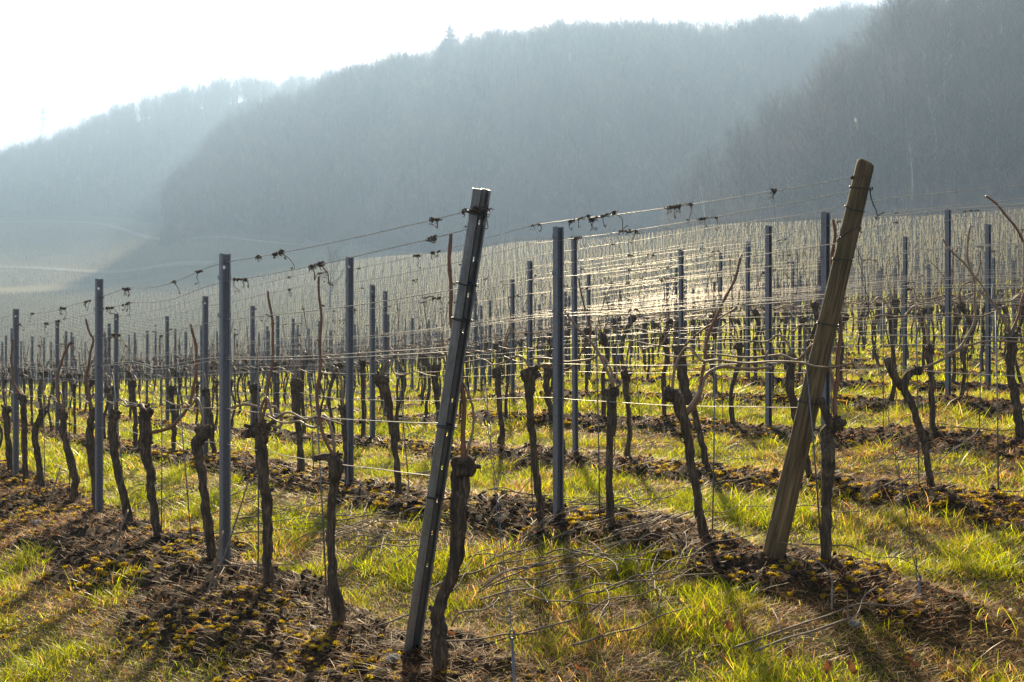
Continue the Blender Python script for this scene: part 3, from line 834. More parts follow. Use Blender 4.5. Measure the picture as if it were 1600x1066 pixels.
for q, (z, ti) in enumerate(((l2 - .135, .004), (l2 - .235, -.006), (l2 - .36, .045), (l2 - .48, .006), (l2 - .80, .004), (l2 - 1.2, .003))):
    link('wire_tie', wrap(z, q, ti), M['darkwire'], wp)
mb = MB(); z = l2 - .135
P, _ = smooth_path([(.045, -.01, z), (.055, -.02, z + .006), (.052, -.028, z + .018), (.044, -.03, z + .008), (.060, -.02, z - .035), (.093, -.01, z - .085), (.105, -.01, z - .108), (.118, -.012, z - .10), (.133, -.015, z - .088)], None, .006)
tube(mb, P, .0028, 5); link('wire_tail', mb.mesh('wire_tail'), M['darkwire'], wp)
mb = MB()
P, _ = smooth_path([(.045, -.02, l2 - .42), (.055, -.03, l2 - .50), (.072, -.03, l2 - .66), (.10, -.02, l2 - .80), (.14, 0, l2 - 1.0)], None, .02)

# chain on the left of the wooden post at mid height
zc = l2 - .80
mb = MB()
for q in range(7):
    c = np.array([-.062 - q * .017, .0, zc + .012 - q * .0012]); an = np.linspace(0, 2 * math.pi, 11)
    if q % 2 == 0: P = np.stack([c[0] + .011 * np.cos(an), c[1] + 0 * an, c[2] + .007 * np.sin(an)], 1)
    else: P = np.stack([c[0] + .011 * np.cos(an), c[1] + .007 * np.sin(an), c[2] + 0 * an], 1)
    tube(mb, P, .0022, 5, False)
ch = link('tension_chain', mb.mesh('tension_chain'), M['darkwire'], None); ch.matrix_world = wp.matrix_world.copy()
tag(ch, 'short steel tension chain hooked on the side of the wooden end post', 'chain')

def local_pt(o, p): return np.array(o.matrix_world @ Vector(p))

# guy wires and ground anchors
def twisted(P, Q, off=.006, w=.0016, turns=10):
    mb = MB(); P = np.array(P); Q = np.array(Q); n = 90; t = np.linspace(0, 1, n)[:, None]
    base = P + (Q - P) * t; base[:, 2] -= .02 * np.sin(np.pi * t[:, 0])
    for s in (0, math.pi):
        a_ = (t[:, 0] * turns * 2 * math.pi + s); o_ = np.stack([np.cos(a_) * off, np.sin(a_) * off, 0 * a_], 1)
        tube(mb, base + o_, w, 4)
    return mb
A1 = p3(801, 992, row_Y(801, rn(1)) * 1.0)
def out_of_row(base, s): return np.array([base[0] - D[0] * s, base[1] - D[1] * s])
def anchor(base, xt, yt):
    """point on the outward line of the row at photo column xt, at the height that shows at yt"""
    return end_top(base, xt, yt)
A1 = anchor(E1, 800, 992); 
gw = link('guy_wire', twisted(local_pt(ep, (.02, .02, ln_ - .36)), A1, turns=6).mesh('guy_wire'), M['rod']); tag(gw, 'twisted double guy wire from the steel end post to its ground anchor', 'guy wire')
mb = MB(); B1 = anchor(E1, 809, 1072); B1[2] = min(B1[2], gz(B1[0], B1[1]) - .1)
an = np.linspace(0, 2 * math.pi, 13); 
tube(mb, np.vstack([B1, A1 - np.array([0, 0, .012])]), .0062, 6)
tube(mb, np.stack([A1[0] + .011 * np.cos(an), A1[1] + 0 * an, A1[2] + .017 * np.sin(an)], 1), .0042, 5, False)
tag(link('ground_anchor', mb.mesh('ground_anchor'), M['rod']), 'grey anchor rod with an eye in the ground near the steel end post', 'anchor')
A2 = anchor(E2, 1436, 905); A2[2] = gz(A2[0], A2[1]) + .06
gw = link('guy_wire', twisted(local_pt(wp, (.05, -.02, l2 - .40)), A2, turns=9, w=.0018).mesh('guy_wire'), M['darkwire']); tag(gw, 'thin twisted guy wire running down from the wooden end post', 'guy wire')
mb = MB(); tube(mb, [A2 + np.array([.006, 0, -.2]), A2], .006, 6); tube(mb, np.stack([A2[0] + .010 * np.cos(an), A2[1] + 0 * an, A2[2] + .008 + .014 * np.sin(an)], 1), .0035, 5, False)
tag(link('ground_anchor', mb.mesh('ground_anchor'), M['rod']), 'small anchor rod in the soil to the right of the wooden end post', 'anchor')

# ------------------------------------------------------------------ wires
RE = np.random.default_rng(77)
def wire_path(k, h, t0, t1, step, endpt=None, seed=0):
    n = rn(k); ts = np.arange(t0, t1, step); 
    P = NV[None] * n + D[None] * ts[:, None]
    z = base_z(P[:, 0], P[:, 1])
    ph = np.array(row_posts[k]) if row_posts[k] else np.array([0.])
    d = np.min(np.abs(ts[:, None] - ph[None]), axis=1)
    sag = -.018 * np.clip(d / 2.1, 0, 1) ** 1.0
    wig = (vn(ts * 2.1, ts * 0 + k + h * 9, seed) - .5) * .014 + (vn(ts * 6, ts * 0 + k + h * 5, seed + 1) - .5) * .006
    W = np.column_stack([P, z + h + sag + wig])
    if endpt is not None:
        m = 10; s = np.linspace(0, 1, m, endpoint=False)[:, None]; q = endpt + (W[0] - endpt) * s; q[:, 2] -= .015 * np.sin(np.pi * s[:, 0]); q[:, 2] += (vn(s[:, 0] * 9, s[:, 0] * 0 + h * 11, 4) - .5) * .006
        W = np.vstack([q, W])
    return W
WN = ['lowest wire', 'cane wire', 'lower wire of the middle pair', 'upper wire of the middle pair', 'third wire from the top', 'second wire from the top', 'top wire']
far_mb = MB(); WIRE_REC = []
for k in range(1, 100):
    n = rn(k)
    tl = 3.94 - .62 * (k - 1)
    t0 = max(tl + .2, .40 * n - .5 - n * .06)
    t1 = min(t0 + 330, n / .085 * .86)
    # visible to the crest only
    tt = np.arange(t0, t1, 2.0); PP = NV[None] * n + D[None] * tt[:, None]; ok = np.array([crest_ok(a_, b_) for a_, b_ in PP])
    if not ok.any(): continue
    t1 = tt[ok][-1]; t0 = max(t0, tt[ok][0] - 1.9) if not ok[0] else t0
    if k > 30 and k % 2: continue
    for q, h in enumerate(WIRES):
        if k > 26 and q not in (1, 3, 5, 6): continue
        endpt = None; ts0 = t0
        if k == 1: ts0 = t_of(352, n); ts0 = row_posts[1][0]
        if k == 2: ts0 = row_posts[2][0]
        if k in (1, 2):
            po_, l_ = (ep, ln_) if k == 1 else (wp, l2)
            zz = (h + .03) / (T1[2] - E1[2]) * ln_ if k == 1 else (h - .02) / (T2[2] - E2[2]) * l2
            endpt = local_pt(po_, (-.03 if k == 1 else -.045, .0, min(zz, l_ - .09)))
        W = wire_path(k, h, ts0, t1, .25 if k < 6 else (.8 if k < 27 else 3.0), endpt, seed=q)
        if k <= 26:
            mb = MB(); tube(mb, W, .0021 if k < 5 else (.0018 if k < 9 else .0013), 5 if k < 5 else 4, False)
            o = link('trellis_wire', mb.mesh('trellis_wire'), M['wire'])
            if k <= 9: tag(o, f'thin bright steel wire, {WN[q]} along the {ROWNAME(k)}', 'wire', 'trellis wires of the vine rows')
            else: tag(o, 'thin glinting trellis wire strung along the rows higher up the slope', 'wire', 'trellis wires of the vine rows')
            WIRE_REC.append((k, q, W))
        else:
            tube(far_mb, W, .0013, 3, False)
tag(link('slope_wires', far_mb.mesh('slope_wires'), M['wire']), 'fine shining wires of the farthest vine rows on the slope', 'wires', None, 'stuff')

# ------------------------------------------------------------------ vines
def stub(mb, p, d, l, r0, seed):
    d = np.array(d, float); d /= np.linalg.norm(d); p = np.array(p)
    P, R = smooth_path([p - d * r0, p + d * l * .6, p + d * l], [r0, r0 * .85, r0 * .8], .012)
    tube(mb, P, R, 8, True, .25, seed)
def trunk(path, rad, seed, hi=True, knob=1.0, extra=()):
    mb = MB(); r = np.random.default_rng(seed)
    P, R = smooth_path(path, np.asarray(rad) * .78, .014 if hi else .04)
    P = P + np.stack([(vn(np.arange(len(P)) * .22, np.full(len(P), 1. + seed), seed) - .5), (vn(np.arange(len(P)) * .22, np.full(len(P), 7. + seed), seed + 3) - .5), 0 * R], 1) * R[:, None] * .5
    tube(mb, P, R, 18 if hi else 8, True, .62 if hi else .45, seed)
    e = P[-1]; rr = R[-1]
    blob(mb, e, rr * (1.2 if hi else 1.3) * knob, (1.1, 1.1, .95), .6, seed, 3 if hi else 2)
    for i in range(6 if hi else 3):
        a_ = r.uniform(0, 6.28); blob(mb, e + np.array([math.cos(a_) * rr * .8, math.sin(a_) * rr * .8, r.uniform(-1.4, .4) * rr]), rr * r.uniform(.4, .8), (1, 1, 1), .6, seed + i + 3, 2 if hi else 1)
    for i in range(int(r.integers(3, 7))):
        a_ = r.uniform(0, 6.28); el = r.uniform(-.1, 1.2)
        stub(mb, e, (math.cos(a_) * math.cos(el), math.sin(a_) * math.cos(el), math.sin(el)), rr * r.uniform(1.3, 2.3), rr * r.uniform(.28, .42), seed + i)
    if r.random() < .5: j_ = int(len(P) * r.uniform(.3, .75)); stub(mb, P[j_], (r.choice([-1, 1]), r.normal(0, .5), .5), R[j_] * 1.5, R[j_] * .45, seed + 31)
    for pp, rp in extra:
        A, B = smooth_path(pp, rp, .02); tube(mb, A, B, 10, True, .35, seed + 8)
        blob(mb, A[-1], B[-1] * 1.25, (1, 1, 1), .35, seed + 11, 2)
    return mb
def cane_mb(head, dirx, wire_z, seed, length=None, r0=.0068):
    """cane leaving the head, arching over and tied along the cane wire; dirx = unit vector along the row"""
    r = np.random.default_rng(seed); mb = MB(); head = np.array(head, float); d3 = np.array([dirx[0], dirx[1], 0.])
    Lc = length or r.uniform(.9, 1.35); up = wire_z - head[2]
    lift = max(.04, up + r.uniform(.02, .10))
    pts = [head, head + d3 * .03 + np.array([0, 0, lift * .6]), head + d3 * .12 + np.array([0, 0, lift])]
    s = .22
    while s < Lc:
        p = head + d3 * s; p[2] = wire_z + .012 * math.sin(s * 14 + seed) + r.normal(0, .006); p[:2] += r.normal(0, .006, 2); pts.append(p); s += r.uniform(.09, .16)
    P, R = smooth_path(pts, np.linspace(r0 * 1.2, r0 * .55, len(pts)), .03)
    R = R * (1 + .22 * (np.sin(np.arange(len(R)) * 2.1) > .93))
    tube(mb, P, R, 7)
    for i in range(r.integers(1, 3)):
        j = int(r.uniform(.2, .8) * len(P)); stubd = np.array([r.normal(0, .4), r.normal(0, .4), r.choice([1, -.6])])
        tube(mb, [P[j], P[j] + stubd * .03], [R[j] * .7, R[j] * .5], 5)
    return mb
def shoot_mb(path, r0, seed, r1=None):
    r = np.random.default_rng(seed); mb = MB()
    P, R = smooth_path(path, np.linspace(r0, r1 or r0 * .6, len(path)), .025)
    s = np.cumsum(np.r_[0, np.linalg.norm(np.diff(P, axis=0), axis=1)])
    node_ = np.exp(-(((s % .11) - .055) / .012) ** 2); R = R * (1 + .28 * node_)
    P[:, 0] += .004 * np.sin(s * 26 + seed); tube(mb, P, R, 7)
    for q in range(1, int(s[-1] / .11), 2):
        j = np.argmin(np.abs(s - (q * .11 + .055))); a_ = r.uniform(0, 6.28)
        tube(mb, [P[j], P[j] + np.array([math.cos(a_) * .016, math.sin(a_) * .016, .012])], [R[j] * .7, R[j] * .35], 5)
    return mb

HAND = {   # row: list of (trunk path in photo px with width px, extra fork)
 1: [([(689, 1049, 22), (688, 1018, 30), (686, 990, 33), (681, 966, 29), (697, 926, 28), (709, 889, 27), (712, 846, 28), (717, 792, 31), (719, 760, 38), (721, 728, 36)], 'gnarled thick grapevine trunk right beside the leaning steel end post'),
     ([(533, 990, 26), (526, 950, 30), (521, 915, 24), (518, 870, 19), (518, 810, 17), (520, 770, 20), (524, 745, 29), (531, 728, 27), (522, 717, 20)], None),
     ([(425, 917, 22), (418, 880, 20), (418, 820, 20), (413, 750, 21), (408, 700, 24), (403, 672, 30)], None),
     ([(332, 884, 18), (327, 834, 17), (319, 765, 18), (312, 722, 19), (307, 695, 25), (316, 675, 24)], None),
     ([(250, 860, 20), (241, 815, 17), (233, 745, 18), (226, 685, 24), (226, 645, 20)], None),
     ([(205, 824, 17), (193, 775, 15), (181, 715, 15), (176, 682, 19), (180, 645, 15)], None),
     ([(151, 809, 15), (147, 755, 14), (139, 695, 14), (142, 662, 15), (150, 642, 13)], None),
     ([(109, 788, 13), (117, 756, 14), (109, 715, 14), (98, 668, 13), (97, 648, 14)], None),
     ([(68, 773, 14), (61, 738, 12), (57, 695, 12), (55, 672, 12), (66, 643, 12)], None),
     ([(40, 757, 11), (38, 700, 11), (36, 622, 13)], None), ([(18, 738, 11), (13, 680, 11), (10, 640, 13)], None)],
 2: [([(1290, 891, 22), (1291, 850, 20), (1292, 780, 22), (1292, 715, 25), (1298, 684, 32), (1308, 660, 22)], 'thick grapevine trunk with a pruned stump just right of the wooden end post'),
     ([(1102, 856, 20), (1090, 790, 17), (1081, 733, 17), (1070, 670, 19), (1060, 632, 26), (1050, 616, 26)], None),
     ([(955, 828, 18), (951, 777, 16), (952, 722, 15), (956, 668, 17), (956, 630, 21), (960, 612, 19)], None),
     ([(845, 806, 19), (838, 746, 14), (831, 682, 14), (827, 625, 16), (828, 585, 25)], None),
     ([(624, 778, 15), (619, 722, 13), (609, 655, 14), (605, 620, 16), (597, 594, 22)], None),
     ([(545, 755, 12), (541, 690, 12), (536, 640, 14)], None),
     ([(472, 742, 13), (467, 684, 13), (463, 640, 14), (462, 600, 18)], None),
     ([(405, 728, 11), (402, 670, 11), (400, 606, 15)], None),
     ([(335, 712, 10), (330, 660, 10), (322, 612, 12)], None), ([(270, 700, 9), (272, 655, 9), (268, 608, 12)], None), ([(212, 690, 9), (210, 640, 8), (207, 598, 11)], None)],
 3: [([(1459, 773, 15), (1446, 703, 13), (1428, 651, 14), (1412, 608, 17), (1420, 585, 15), (1433, 578, 13)], 'two-armed grapevine leaning left with one short pruned arm'),
     ([(1270, 756, 13), (1255, 700, 11), (1240, 642, 15), (1234, 590, 18), (1237, 562, 17)], None),
     ([(1106, 737, 15), (1090, 668, 12), (1072, 615, 15), (1066, 590, 20), (1062, 548, 17)], None),
     ([(977, 728, 15), (983, 700, 11), (983, 657, 11), (978, 610, 12), (978, 585, 16)], None),
     ([(881, 708, 12), (872, 668, 12), (857, 628, 12), (854, 600, 14), (856, 580, 15)], None),
     ([(782, 706, 17), (785, 680, 11), (780, 630, 10), (777, 580, 14)], None),
     ([(690, 694, 10), (684, 640, 10), (678, 575, 15)], None)],
 4: [([(1598, 690, 16), (1590, 630, 16), (1582, 575, 18), (1578, 525, 18)], None), ([(1457, 684, 12), (1455, 620, 10), (1452, 545, 14)], None)]}
vine_idx = {1: 0, 2: 0, 3: 0, 4: 0}
last_t = {}
def ground_snap(P):
    return P
def vine_label(k, j, given):
    return given or f'gnarled dark grapevine trunk, {ORD[j]} vine from the camera side in the {ROWNAME(k)}'
VG = 'grapevines in the near rows'
HV = []
for k, lst in HAND.items():
    n = rn(k)
    for j, (path, lab) in enumerate(lst):
        Yb = row_Y(path[0][0], n)
        pw = np.array([p3(x, y, Yb) for x, y, w in path]); rad = np.array([w / 2 * Yb / F for _, _, w in path])
        g = gz(pw[0, 0], pw[0, 1]); base = np.array([pw[0, 0], pw[0, 1], g])
        off = g - pw[0, 2]; f = np.linspace(1, 0, len(pw)); pw[:, 2] += off * f
        pw[0, 2] -= .05; loc = pw - base
        loc[1:, 1] += np.array([random.uniform(-.03, .03) for _ in loc[1:]])
        ex = []
        if k == 1 and j == 1:
            h = loc[-1]; ex = [([loc[-2], h + np.array([-.03, 0, .005]), h + np.array([-.10, 0, 0])], [.026, .022, .014])]
        if k == 1 and j == 2:
            h = loc[-1]; ex = [([h, h + np.array([.05, 0, .02]), h + np.array([.10, 0, .07])], [.02, .015, .011]), ([h, h + np.array([-.06, 0, -.02])], [.03, .022])]
        if k == 2 and j == 0:
            q = [p3(x, y, Yb) - base for x, y in ((1300, 668), (1290, 645), (1284, 627))]; ex = [(q, [.026, .022, .016])]
        if k == 3 and j == 0:
            q = [p3(x, y, Yb) - base for x, y in ((1411, 607), (1398, 588), (1388, 566))]; ex = [(q, [.028, .026, .024])]
        mb = trunk(loc, rad, 200 + k * 30 + j, True, .95, ex)
        if k == 1 and j == 0:
            mbx = mb
        o = link('grapevine', mb.mesh('grapevine'), M['bark'], None, tuple(base)); tag(o, vine_label(k, j, lab), 'grapevine', VG)
        HV.append((k, j, o, loc[-1], base))
        zb = WIRES[1] + float(base_z(base[0], base[1])[0]) - base[2]
        if not (k == 3 and j == 0) and not (k == 1 and j in (0,)):
            sg = 1 if (j * 7 + k) % 3 else -1
            link('cane', cane_mb(loc[-1], D * sg, zb, 400 + k * 40 + j, r0=.0072).mesh('cane'), M['cane'], o)
        vine_idx[k] = j
        last_t[k] = D[0] * base[0] + D[1] * base[1]
def hand_shoot(o, base, Y, px, w, mat='shoot', dy=0.0):
    P = [p3(x, y, Y + dy) - base for x, y in px]
    link('shoot' if mat == 'shoot' else 'cane', shoot_mb(P[::-1], w / 2 * Y / F * 1.1, len(px) + int(px[0][0]), w / 2 * Y / F * .75).mesh('shoot'), M[mat], o)
def HVo(k, j): return next((o, base) for kk, jj, o, h, base in HV if kk == k and jj == j)
for k, j, px, w, mat in [
    (1, 0, [(703, 365), (703, 400), (704, 470), (709, 530), (717, 578), (722, 610), (725, 660), (722, 722)], 7, 'shoot'),
    (1, 0, [(690, 520), (700, 560), (735, 620), (738, 670), (730, 715)], 4, 'cane'),
    (1, 1, [(497, 432), (500, 470), (501, 520), (499, 580), (496, 640), (510, 690), (522, 717)], 4.5, 'shoot'),
    (1, 2, [(419, 455), (424, 495), (427, 540), (422, 590), (413, 640), (406, 668)], 4.5, 'shoot'),
    (1, 3, [(352, 640), (385, 632), (410, 638), (430, 636), (440, 655), (436, 668), (424, 665)], 5, 'cane'),
    (1, 4, [(299, 507), (302, 525), (307, 549), (306, 580), (296, 630), (270, 665), (235, 677)], 5, 'shoot'),
    (1, 6, [(134, 498), (140, 520), (145, 532), (141, 555), (135, 590), (140, 620), (146, 645)], 4, 'shoot'),
    (1, 7, [(109, 535), (96, 565), (90, 590), (92, 625), (98, 648)], 4, 'shoot'),
    (1, 9, [(20, 530), (18, 560), (22, 600), (35, 622)], 4, 'shoot'),
    (2, 0, [(1302, 343), (1304, 365), (1301, 410), (1306, 450), (1313, 500), (1310, 560), (1305, 630), (1306, 655)], 6, 'shoot'),
    (2, 1, [(1160, 398), (1149, 432), (1132, 470), (1112, 508), (1103, 545), (1098, 580), (1093, 620), (1072, 650)], 5, 'shoot'),
    (2, 1, [(1205, 574), (1165, 577), (1128, 573), (1106, 585), (1094, 610), (1070, 650)], 5.5, 'cane'),
    (2, 2, [(882, 487), (900, 510), (924, 536), (945, 570), (958, 605)], 4.5, 'cane'),
    (2, 3, [(905, 435), (910, 470), (922, 520), (890, 575), (850, 570), (830, 585)], 3, 'shoot'),
    (3, 0, [(1518, 352), (1512, 375), (1512, 400), (1522, 440), (1524, 480), (1520, 510), (1502, 540), (1471, 563), (1433, 578)], 4, 'cane'),
    (3, 0, [(1600, 535), (1560, 533), (1530, 535), (1500, 545), (1478, 556)], 3.6, 'cane'),
    (4, 0, [(1472, 373), (1490, 395), (1515, 421), (1546, 464), (1574, 511), (1579, 530)], 3.4, 'cane'),
    (4, 0, [(1541, 306), (1556, 318), (1572, 336), (1590, 360), (1603, 385), (1608, 420), (1595, 480), (1580, 525)], 4, 'shoot'),
    (3, 2, [(1156, 455), (1150, 480), (1120, 500), (1080, 530), (1064, 548)], 3, 'shoot')]:
    o, base = HVo(k, j); hand_shoot(o, base, base[1], px, w, mat)

# generic vines: variants with own parts, row direction = local +x
NVAR = 14
var = []
for i in range(NVAR):
    r = np.random.default_rng(900 + i); h = r.uniform(.78, 1.03); a_, b_ = r.normal(0, .05, 2)
    path = [(0, 0, -.05), (a_ * .6 + r.normal(0, .015), b_ * .5, h * .22), (a_ + r.normal(0, .02), b_ + r.normal(0, .02), h * .5), (a_ * .4 + r.normal(0, .03), b_ * .4 + r.normal(0, .02), h * .8), (r.normal(0, .05), r.normal(0, .03), h)]
    rad = np.array([.042, .031, .029, .034, .047]) * r.uniform(.78, 1.08)
    sg = 1 if i % 3 else -1
    tmb = trunk(path, rad, 300 + i, False)
    cmb = cane_mb(path[-1], (sg, 0), 1.03, 500 + i)
    smb = None
    if i % 5 in (0, 2, 3, 4):
        x0 = r.normal(0, .1); top = r.uniform(1.45, 1.85)
        smb = shoot_mb([path[-1], (x0 * .5 + .05, r.normal(0, .04), h + .2), (x0, r.normal(0, .05), (h + top) / 2), (x0 + r.normal(0, .06), r.normal(0, .05), top)], .0062, 600 + i, .0045)
        if i % 2:
            sm2 = shoot_mb([path[-1], (.06 - x0, .02, h + .15), (.15 * sg, r.normal(0, .06), h + .45), (r.normal(.1, .1) * sg, r.normal(0, .05), h + r.uniform(.55, .8))], .005, 650 + i, .0035)
            smb.add(np.concatenate(sm2.v), sm2.f)
    full = MB()
    for mb_, mi in ((tmb, 0), (cmb, 1)) + (((smb, 2),) if smb else ()):
        full.add(np.concatenate(mb_.v), mb_.f, mi)
    var.append((tmb.mesh('grapevine', True, [M['bark']]), cmb.mesh('cane', True, [M['cane']]), smb.mesh('shoot', True, [M['shoot']]) if smb else None, full.mesh('grapevine_small', True, [M['bark'], M['cane'], M['shoot']])))
vines = []
for k in range(1, 112):
    n = rn(k); r = random.Random(k * 13 + 5)
    t = last_t[k] + .95 if k in last_t else .38 * n - 3 + r.uniform(0, .95)
    if k == 4: t = t_of(1598, n) - 1; 
    while t < 420:
        P = tn(t, n) + np.array([r.uniform(-.04, .04), r.uniform(-.04, .04)])
        if P[0] / P[1] < -.66 or P[1] > 450: break
        clash = k == 4 and any(abs(t - t_of(x, n)) < .5 for x in (1598, 1457))
        if P[0] / P[1] < .66 and crest_ok(P[0], P[1]) and r.random() < .965 and not clash: vines.append((k, P[0], P[1], r.randrange(NVAR)))
        t += (.95 if k < 5 else (.80 if k < 25 else .95)) + r.uniform(-.12, .12)
vines.sort(key=lambda p: p[2])
vin = [v for v in vines if abs(v[1] / v[2]) < .525]
indv = vin[:300 - len(HV)]; ids = set(id(v) for v in indv)
byrow = {}
for v in indv: byrow.setdefault(v[0], []).append(v)
VSRC = {}
for k, vs in byrow.items():
    vs.sort(key=lambda v: D[0] * v[1] + D[1] * v[2])
    for j, (kk, X, Y, vi) in enumerate(vs):
        loc = (X, Y, gz(X, Y)); near = Y < 17
        o = link('grapevine', var[vi][0] if near else var[vi][3], None, None, loc, ROT_ROW + random.uniform(-.06, .06))
        s = random.uniform(.9, 1.08); o.scale = (s, s, s)
        if near:
            link('cane', var[vi][1], None, o)
            if var[vi][2]: link('shoot', var[vi][2], None, o)
        else: VSRC.setdefault(vi, o)
        jj = j + vine_idx.get(k, -1) + 1
        if Y < 13 and jj < 12: tag(o, vine_label(k, jj, None), 'grapevine', VG)
        else: tag(o, 'dark knotty grapevine trunk among the crowded trunks of the rows farther back', 'grapevine', 'grapevines in the rows farther back')
rv = np.array([(v[1], v[2], v[3]) for v in vines if id(v) not in ids])
vk = sorted(VSRC); remap = {v: i for i, v in enumerate(vk)}
bare_k = [remap[q] for q in vk if var[q][2] is None]
kk = np.array([(bare_k[i % len(bare_k)] if (rv[i, 1] > 45 and i % 9) else remap.get(int(q), int(q) % len(vk))) for i, q in enumerate(rv[:, 2])])
scatter('slope_vines', np.stack([rv[:, 0], rv[:, 1], ground_z(rv[:, 0], rv[:, 1], False)], 1), kk, np.full(len(rv), ROT_ROW), rng.uniform(.9, 1.1, len(rv)), [[VSRC[q]] for q in vk],
        'countless pruned grapevines covering the slope in rows', 'grapevines')
print('vines', len(vines), 'posts', len(post_pos), 'individual', len(indv) + len(HV), len(ind_posts))

# far field on the left: rows climbing towards the wood
fx = []; fd = np.array([.10, .995]); fn = np.array([.995, -.10])
for a_ in np.arange(-420, -40, 2.4):
    for b_ in np.arange(400, 720, 1.7):
        P = fn * a_ + fd * b_; x = CX + F * P[0] / P[1]
        if -120 < x < 640:
            lo = interp(x, [(-120, 432), (180, 428), (350, 385), (640, 345)]); hi = interp(x, [(-120, 690), (0, 680), (180, 640), (250, 530), (350, 500), (640, 468)])
            pathY = interp(x, [(-200, 520), (0, 512), (60, 505), (120, 490), (190, 470), (260, 450), (330, 425)])
            if lo < P[1] < hi and abs(P[1] - pathY) > 6: fx.append((P[0], P[1], len(fx) % 2))
fx = np.array(fx); fx[:, :2] += rng.normal(0, .12, (len(fx), 2))
ispost = rng.random(len(fx)) < .30
scatter('far_field_vines', np.stack([fx[:, 0], fx[:, 1], ground_z(fx[:, 0], fx[:, 1], False)], 1), np.where(ispost, 0, 1 + rng.integers(0, 3, len(fx))), rng.normal(1.5, .1, len(fx)), rng.uniform(1.1, 1.5, len(fx)),
        [[POST_SRC]] + [[VSRC[vk[q]]] for q in (bare_k * 3)[:3]], 'pale hazy vineyard covering the far hollow on the left', 'vineyard')

# thin rods beside the vines
mb = MB(); tube(mb, [(0, 0, -.15), (.003, 0, .6), (0, .004, 1.22)], .0042, 6); rodm = mb.mesh('vine_stake', True, [M['rod']])
cnt = 0
for px_, k in ((512, 1), (403, 1), (252, 1), (198, 1), (108, 1), (70, 1), (300, 1), (1113, 2), (937, 2), (832, 2), (1285, 2), (640, 2), (1436, 3), (1560, 3), (1300, 3), (960, 3), (490, 2), (1000, 4), (1130, 4), (1380, 4), (1530, 4)):
    Yp = row_Y(px_, rn(k)); X = (px_ - CX) / F * Yp; r = random.Random(px_)
    o = link('vine_stake', rodm, None, None, (X, Yp, gz(X, Yp)), r.uniform(0, 6)); o.rotation_euler = (r.uniform(-.04, .04), r.uniform(-.10, .03), r.uniform(-.5, .5)); o.scale = (1, 1, r.uniform(.9, 1.1))
    tag(o, 'thin grey metal rod standing beside a vine trunk in the near rows', 'stake', 'thin rods beside the vine trunks')
for v in indv[:70]:
    if random.random() < .8:
        o = link('vine_stake', rodm, None, None, (v[1] + .05, v[2] - .04, gz(v[1], v[2]))); o.rotation_euler = (random.uniform(-.05, .05), random.uniform(-.06, .06), random.uniform(0, 6))
        tag(o, 'thin grey metal rod standing beside a vine trunk in the near rows', 'stake', 'thin rods beside the vine trunks')

# ------------------------------------------------------------------ dried tendrils on the wires
def curl(mb, p, l, seed, w):
    r = np.random.default_rng(seed); d = r.normal(0, 1, 3); d[2] = -abs(d[2]) * r.uniform(.3, 1.3) - (.9 if l > .048 else 0); d /= np.linalg.norm(d)
    side = np.cross(d, [0, 0, 1.]); side /= max(np.linalg.norm(side), .1); cr_ = np.cross(side, d); P = []
    tw = r.uniform(5, 13); am = l * r.uniform(.15, .42)
    for q in np.linspace(0, 1, 9): P.append(p + d * l * q + am * q * (side * math.sin(tw * q) + cr_ * math.cos(tw * q)))
    tube(mb, np.array(P), np.linspace(w, w * .55, 9), 4)
def tendril(seed, big):
    r = np.random.default_rng(seed); mb = MB(); q = 0
    L0 = r.uniform(.06, .11) if big else .03
    knots = np.sort(r.uniform(-L0, L0, int(r.integers(3, 6)) if big else int(r.integers(1, 3))))
    for kx in knots:
        for i in range(int(r.integers(4, 9))):
            q += 1; curl(mb, np.array([kx + r.normal(0, .007), r.normal(0, .004), r.normal(0, .004)]), r.uniform(.008, .026), seed * 60 + q, r.uniform(.0016, .0036))
        an = np.linspace(0, r.uniform(7, 16), 26); ww = r.uniform(.003, .009)
        tube(mb, np.stack([kx + (an - 5) * r.uniform(.0015, .0045), ww * np.cos(an), ww * np.sin(an)], 1), r.uniform(.0022, .0036), 4)
        if r.random() < .5:                                     # a hanging stalk with a hooked end
            l = r.uniform(.03, .10); b = r.normal(0, .5); P = [np.array([kx, 0, 0]), np.array([kx + b * l * .5, r.normal(0, .008), -l * .45]), np.array([kx + b * l * .4, r.normal(0, .01), -l * .9]), np.array([kx + b * l * .4 + r.choice([-1, 1]) * .014, r.normal(0, .01), -l]), np.array([kx + b * l * .4 + r.choice([-1, 1]) * .02, 0, -l + .015])]
            A, _ = smooth_path(P, None, .006); tube(mb, A, np.linspace(.0028, .0016, len(A)), 4)
            q += 1; curl(mb, A[-2], .02, seed * 60 + q, .0022)
    if big:
        x0, x1 = knots[0], knots[-1]; A, _ = smooth_path([(x0, 0, .004), ((x0 + x1) / 2, .004, r.normal(0, .006)), (x1, 0, .003)], None, .008)
        tube(mb, A + np.stack([0 * A[:, 0], .004 * np.sin(A[:, 0] * 160), .004 * np.cos(A[:, 0] * 160)], 1), .0026, 4)
    return mb.mesh('dried_tendril', True, [M['tendril']])
tend = [tendril(40 + i, i % 2 == 0) for i in range(20)]
wrec = {(k, q): W for k, q, W in WIRE_REC}
def near_wire(k, q, x):
    W = wrec[(k, q)]; xp = CX + F * W[:, 0] / W[:, 1]; j = int(np.argmin(np.abs(xp - x))); j2 = min(j + 1, len(W) - 1); j1 = max(j2 - 1, 0)
    f = (x - xp[j1]) / (xp[j2] - xp[j1]) if abs(xp[j2] - xp[j1]) > 1e-6 else 0; f = min(max(f, 0), 1) if j2 != j1 else 0
    return W[j]
TG = 'dried tendrils on the trellis wires'
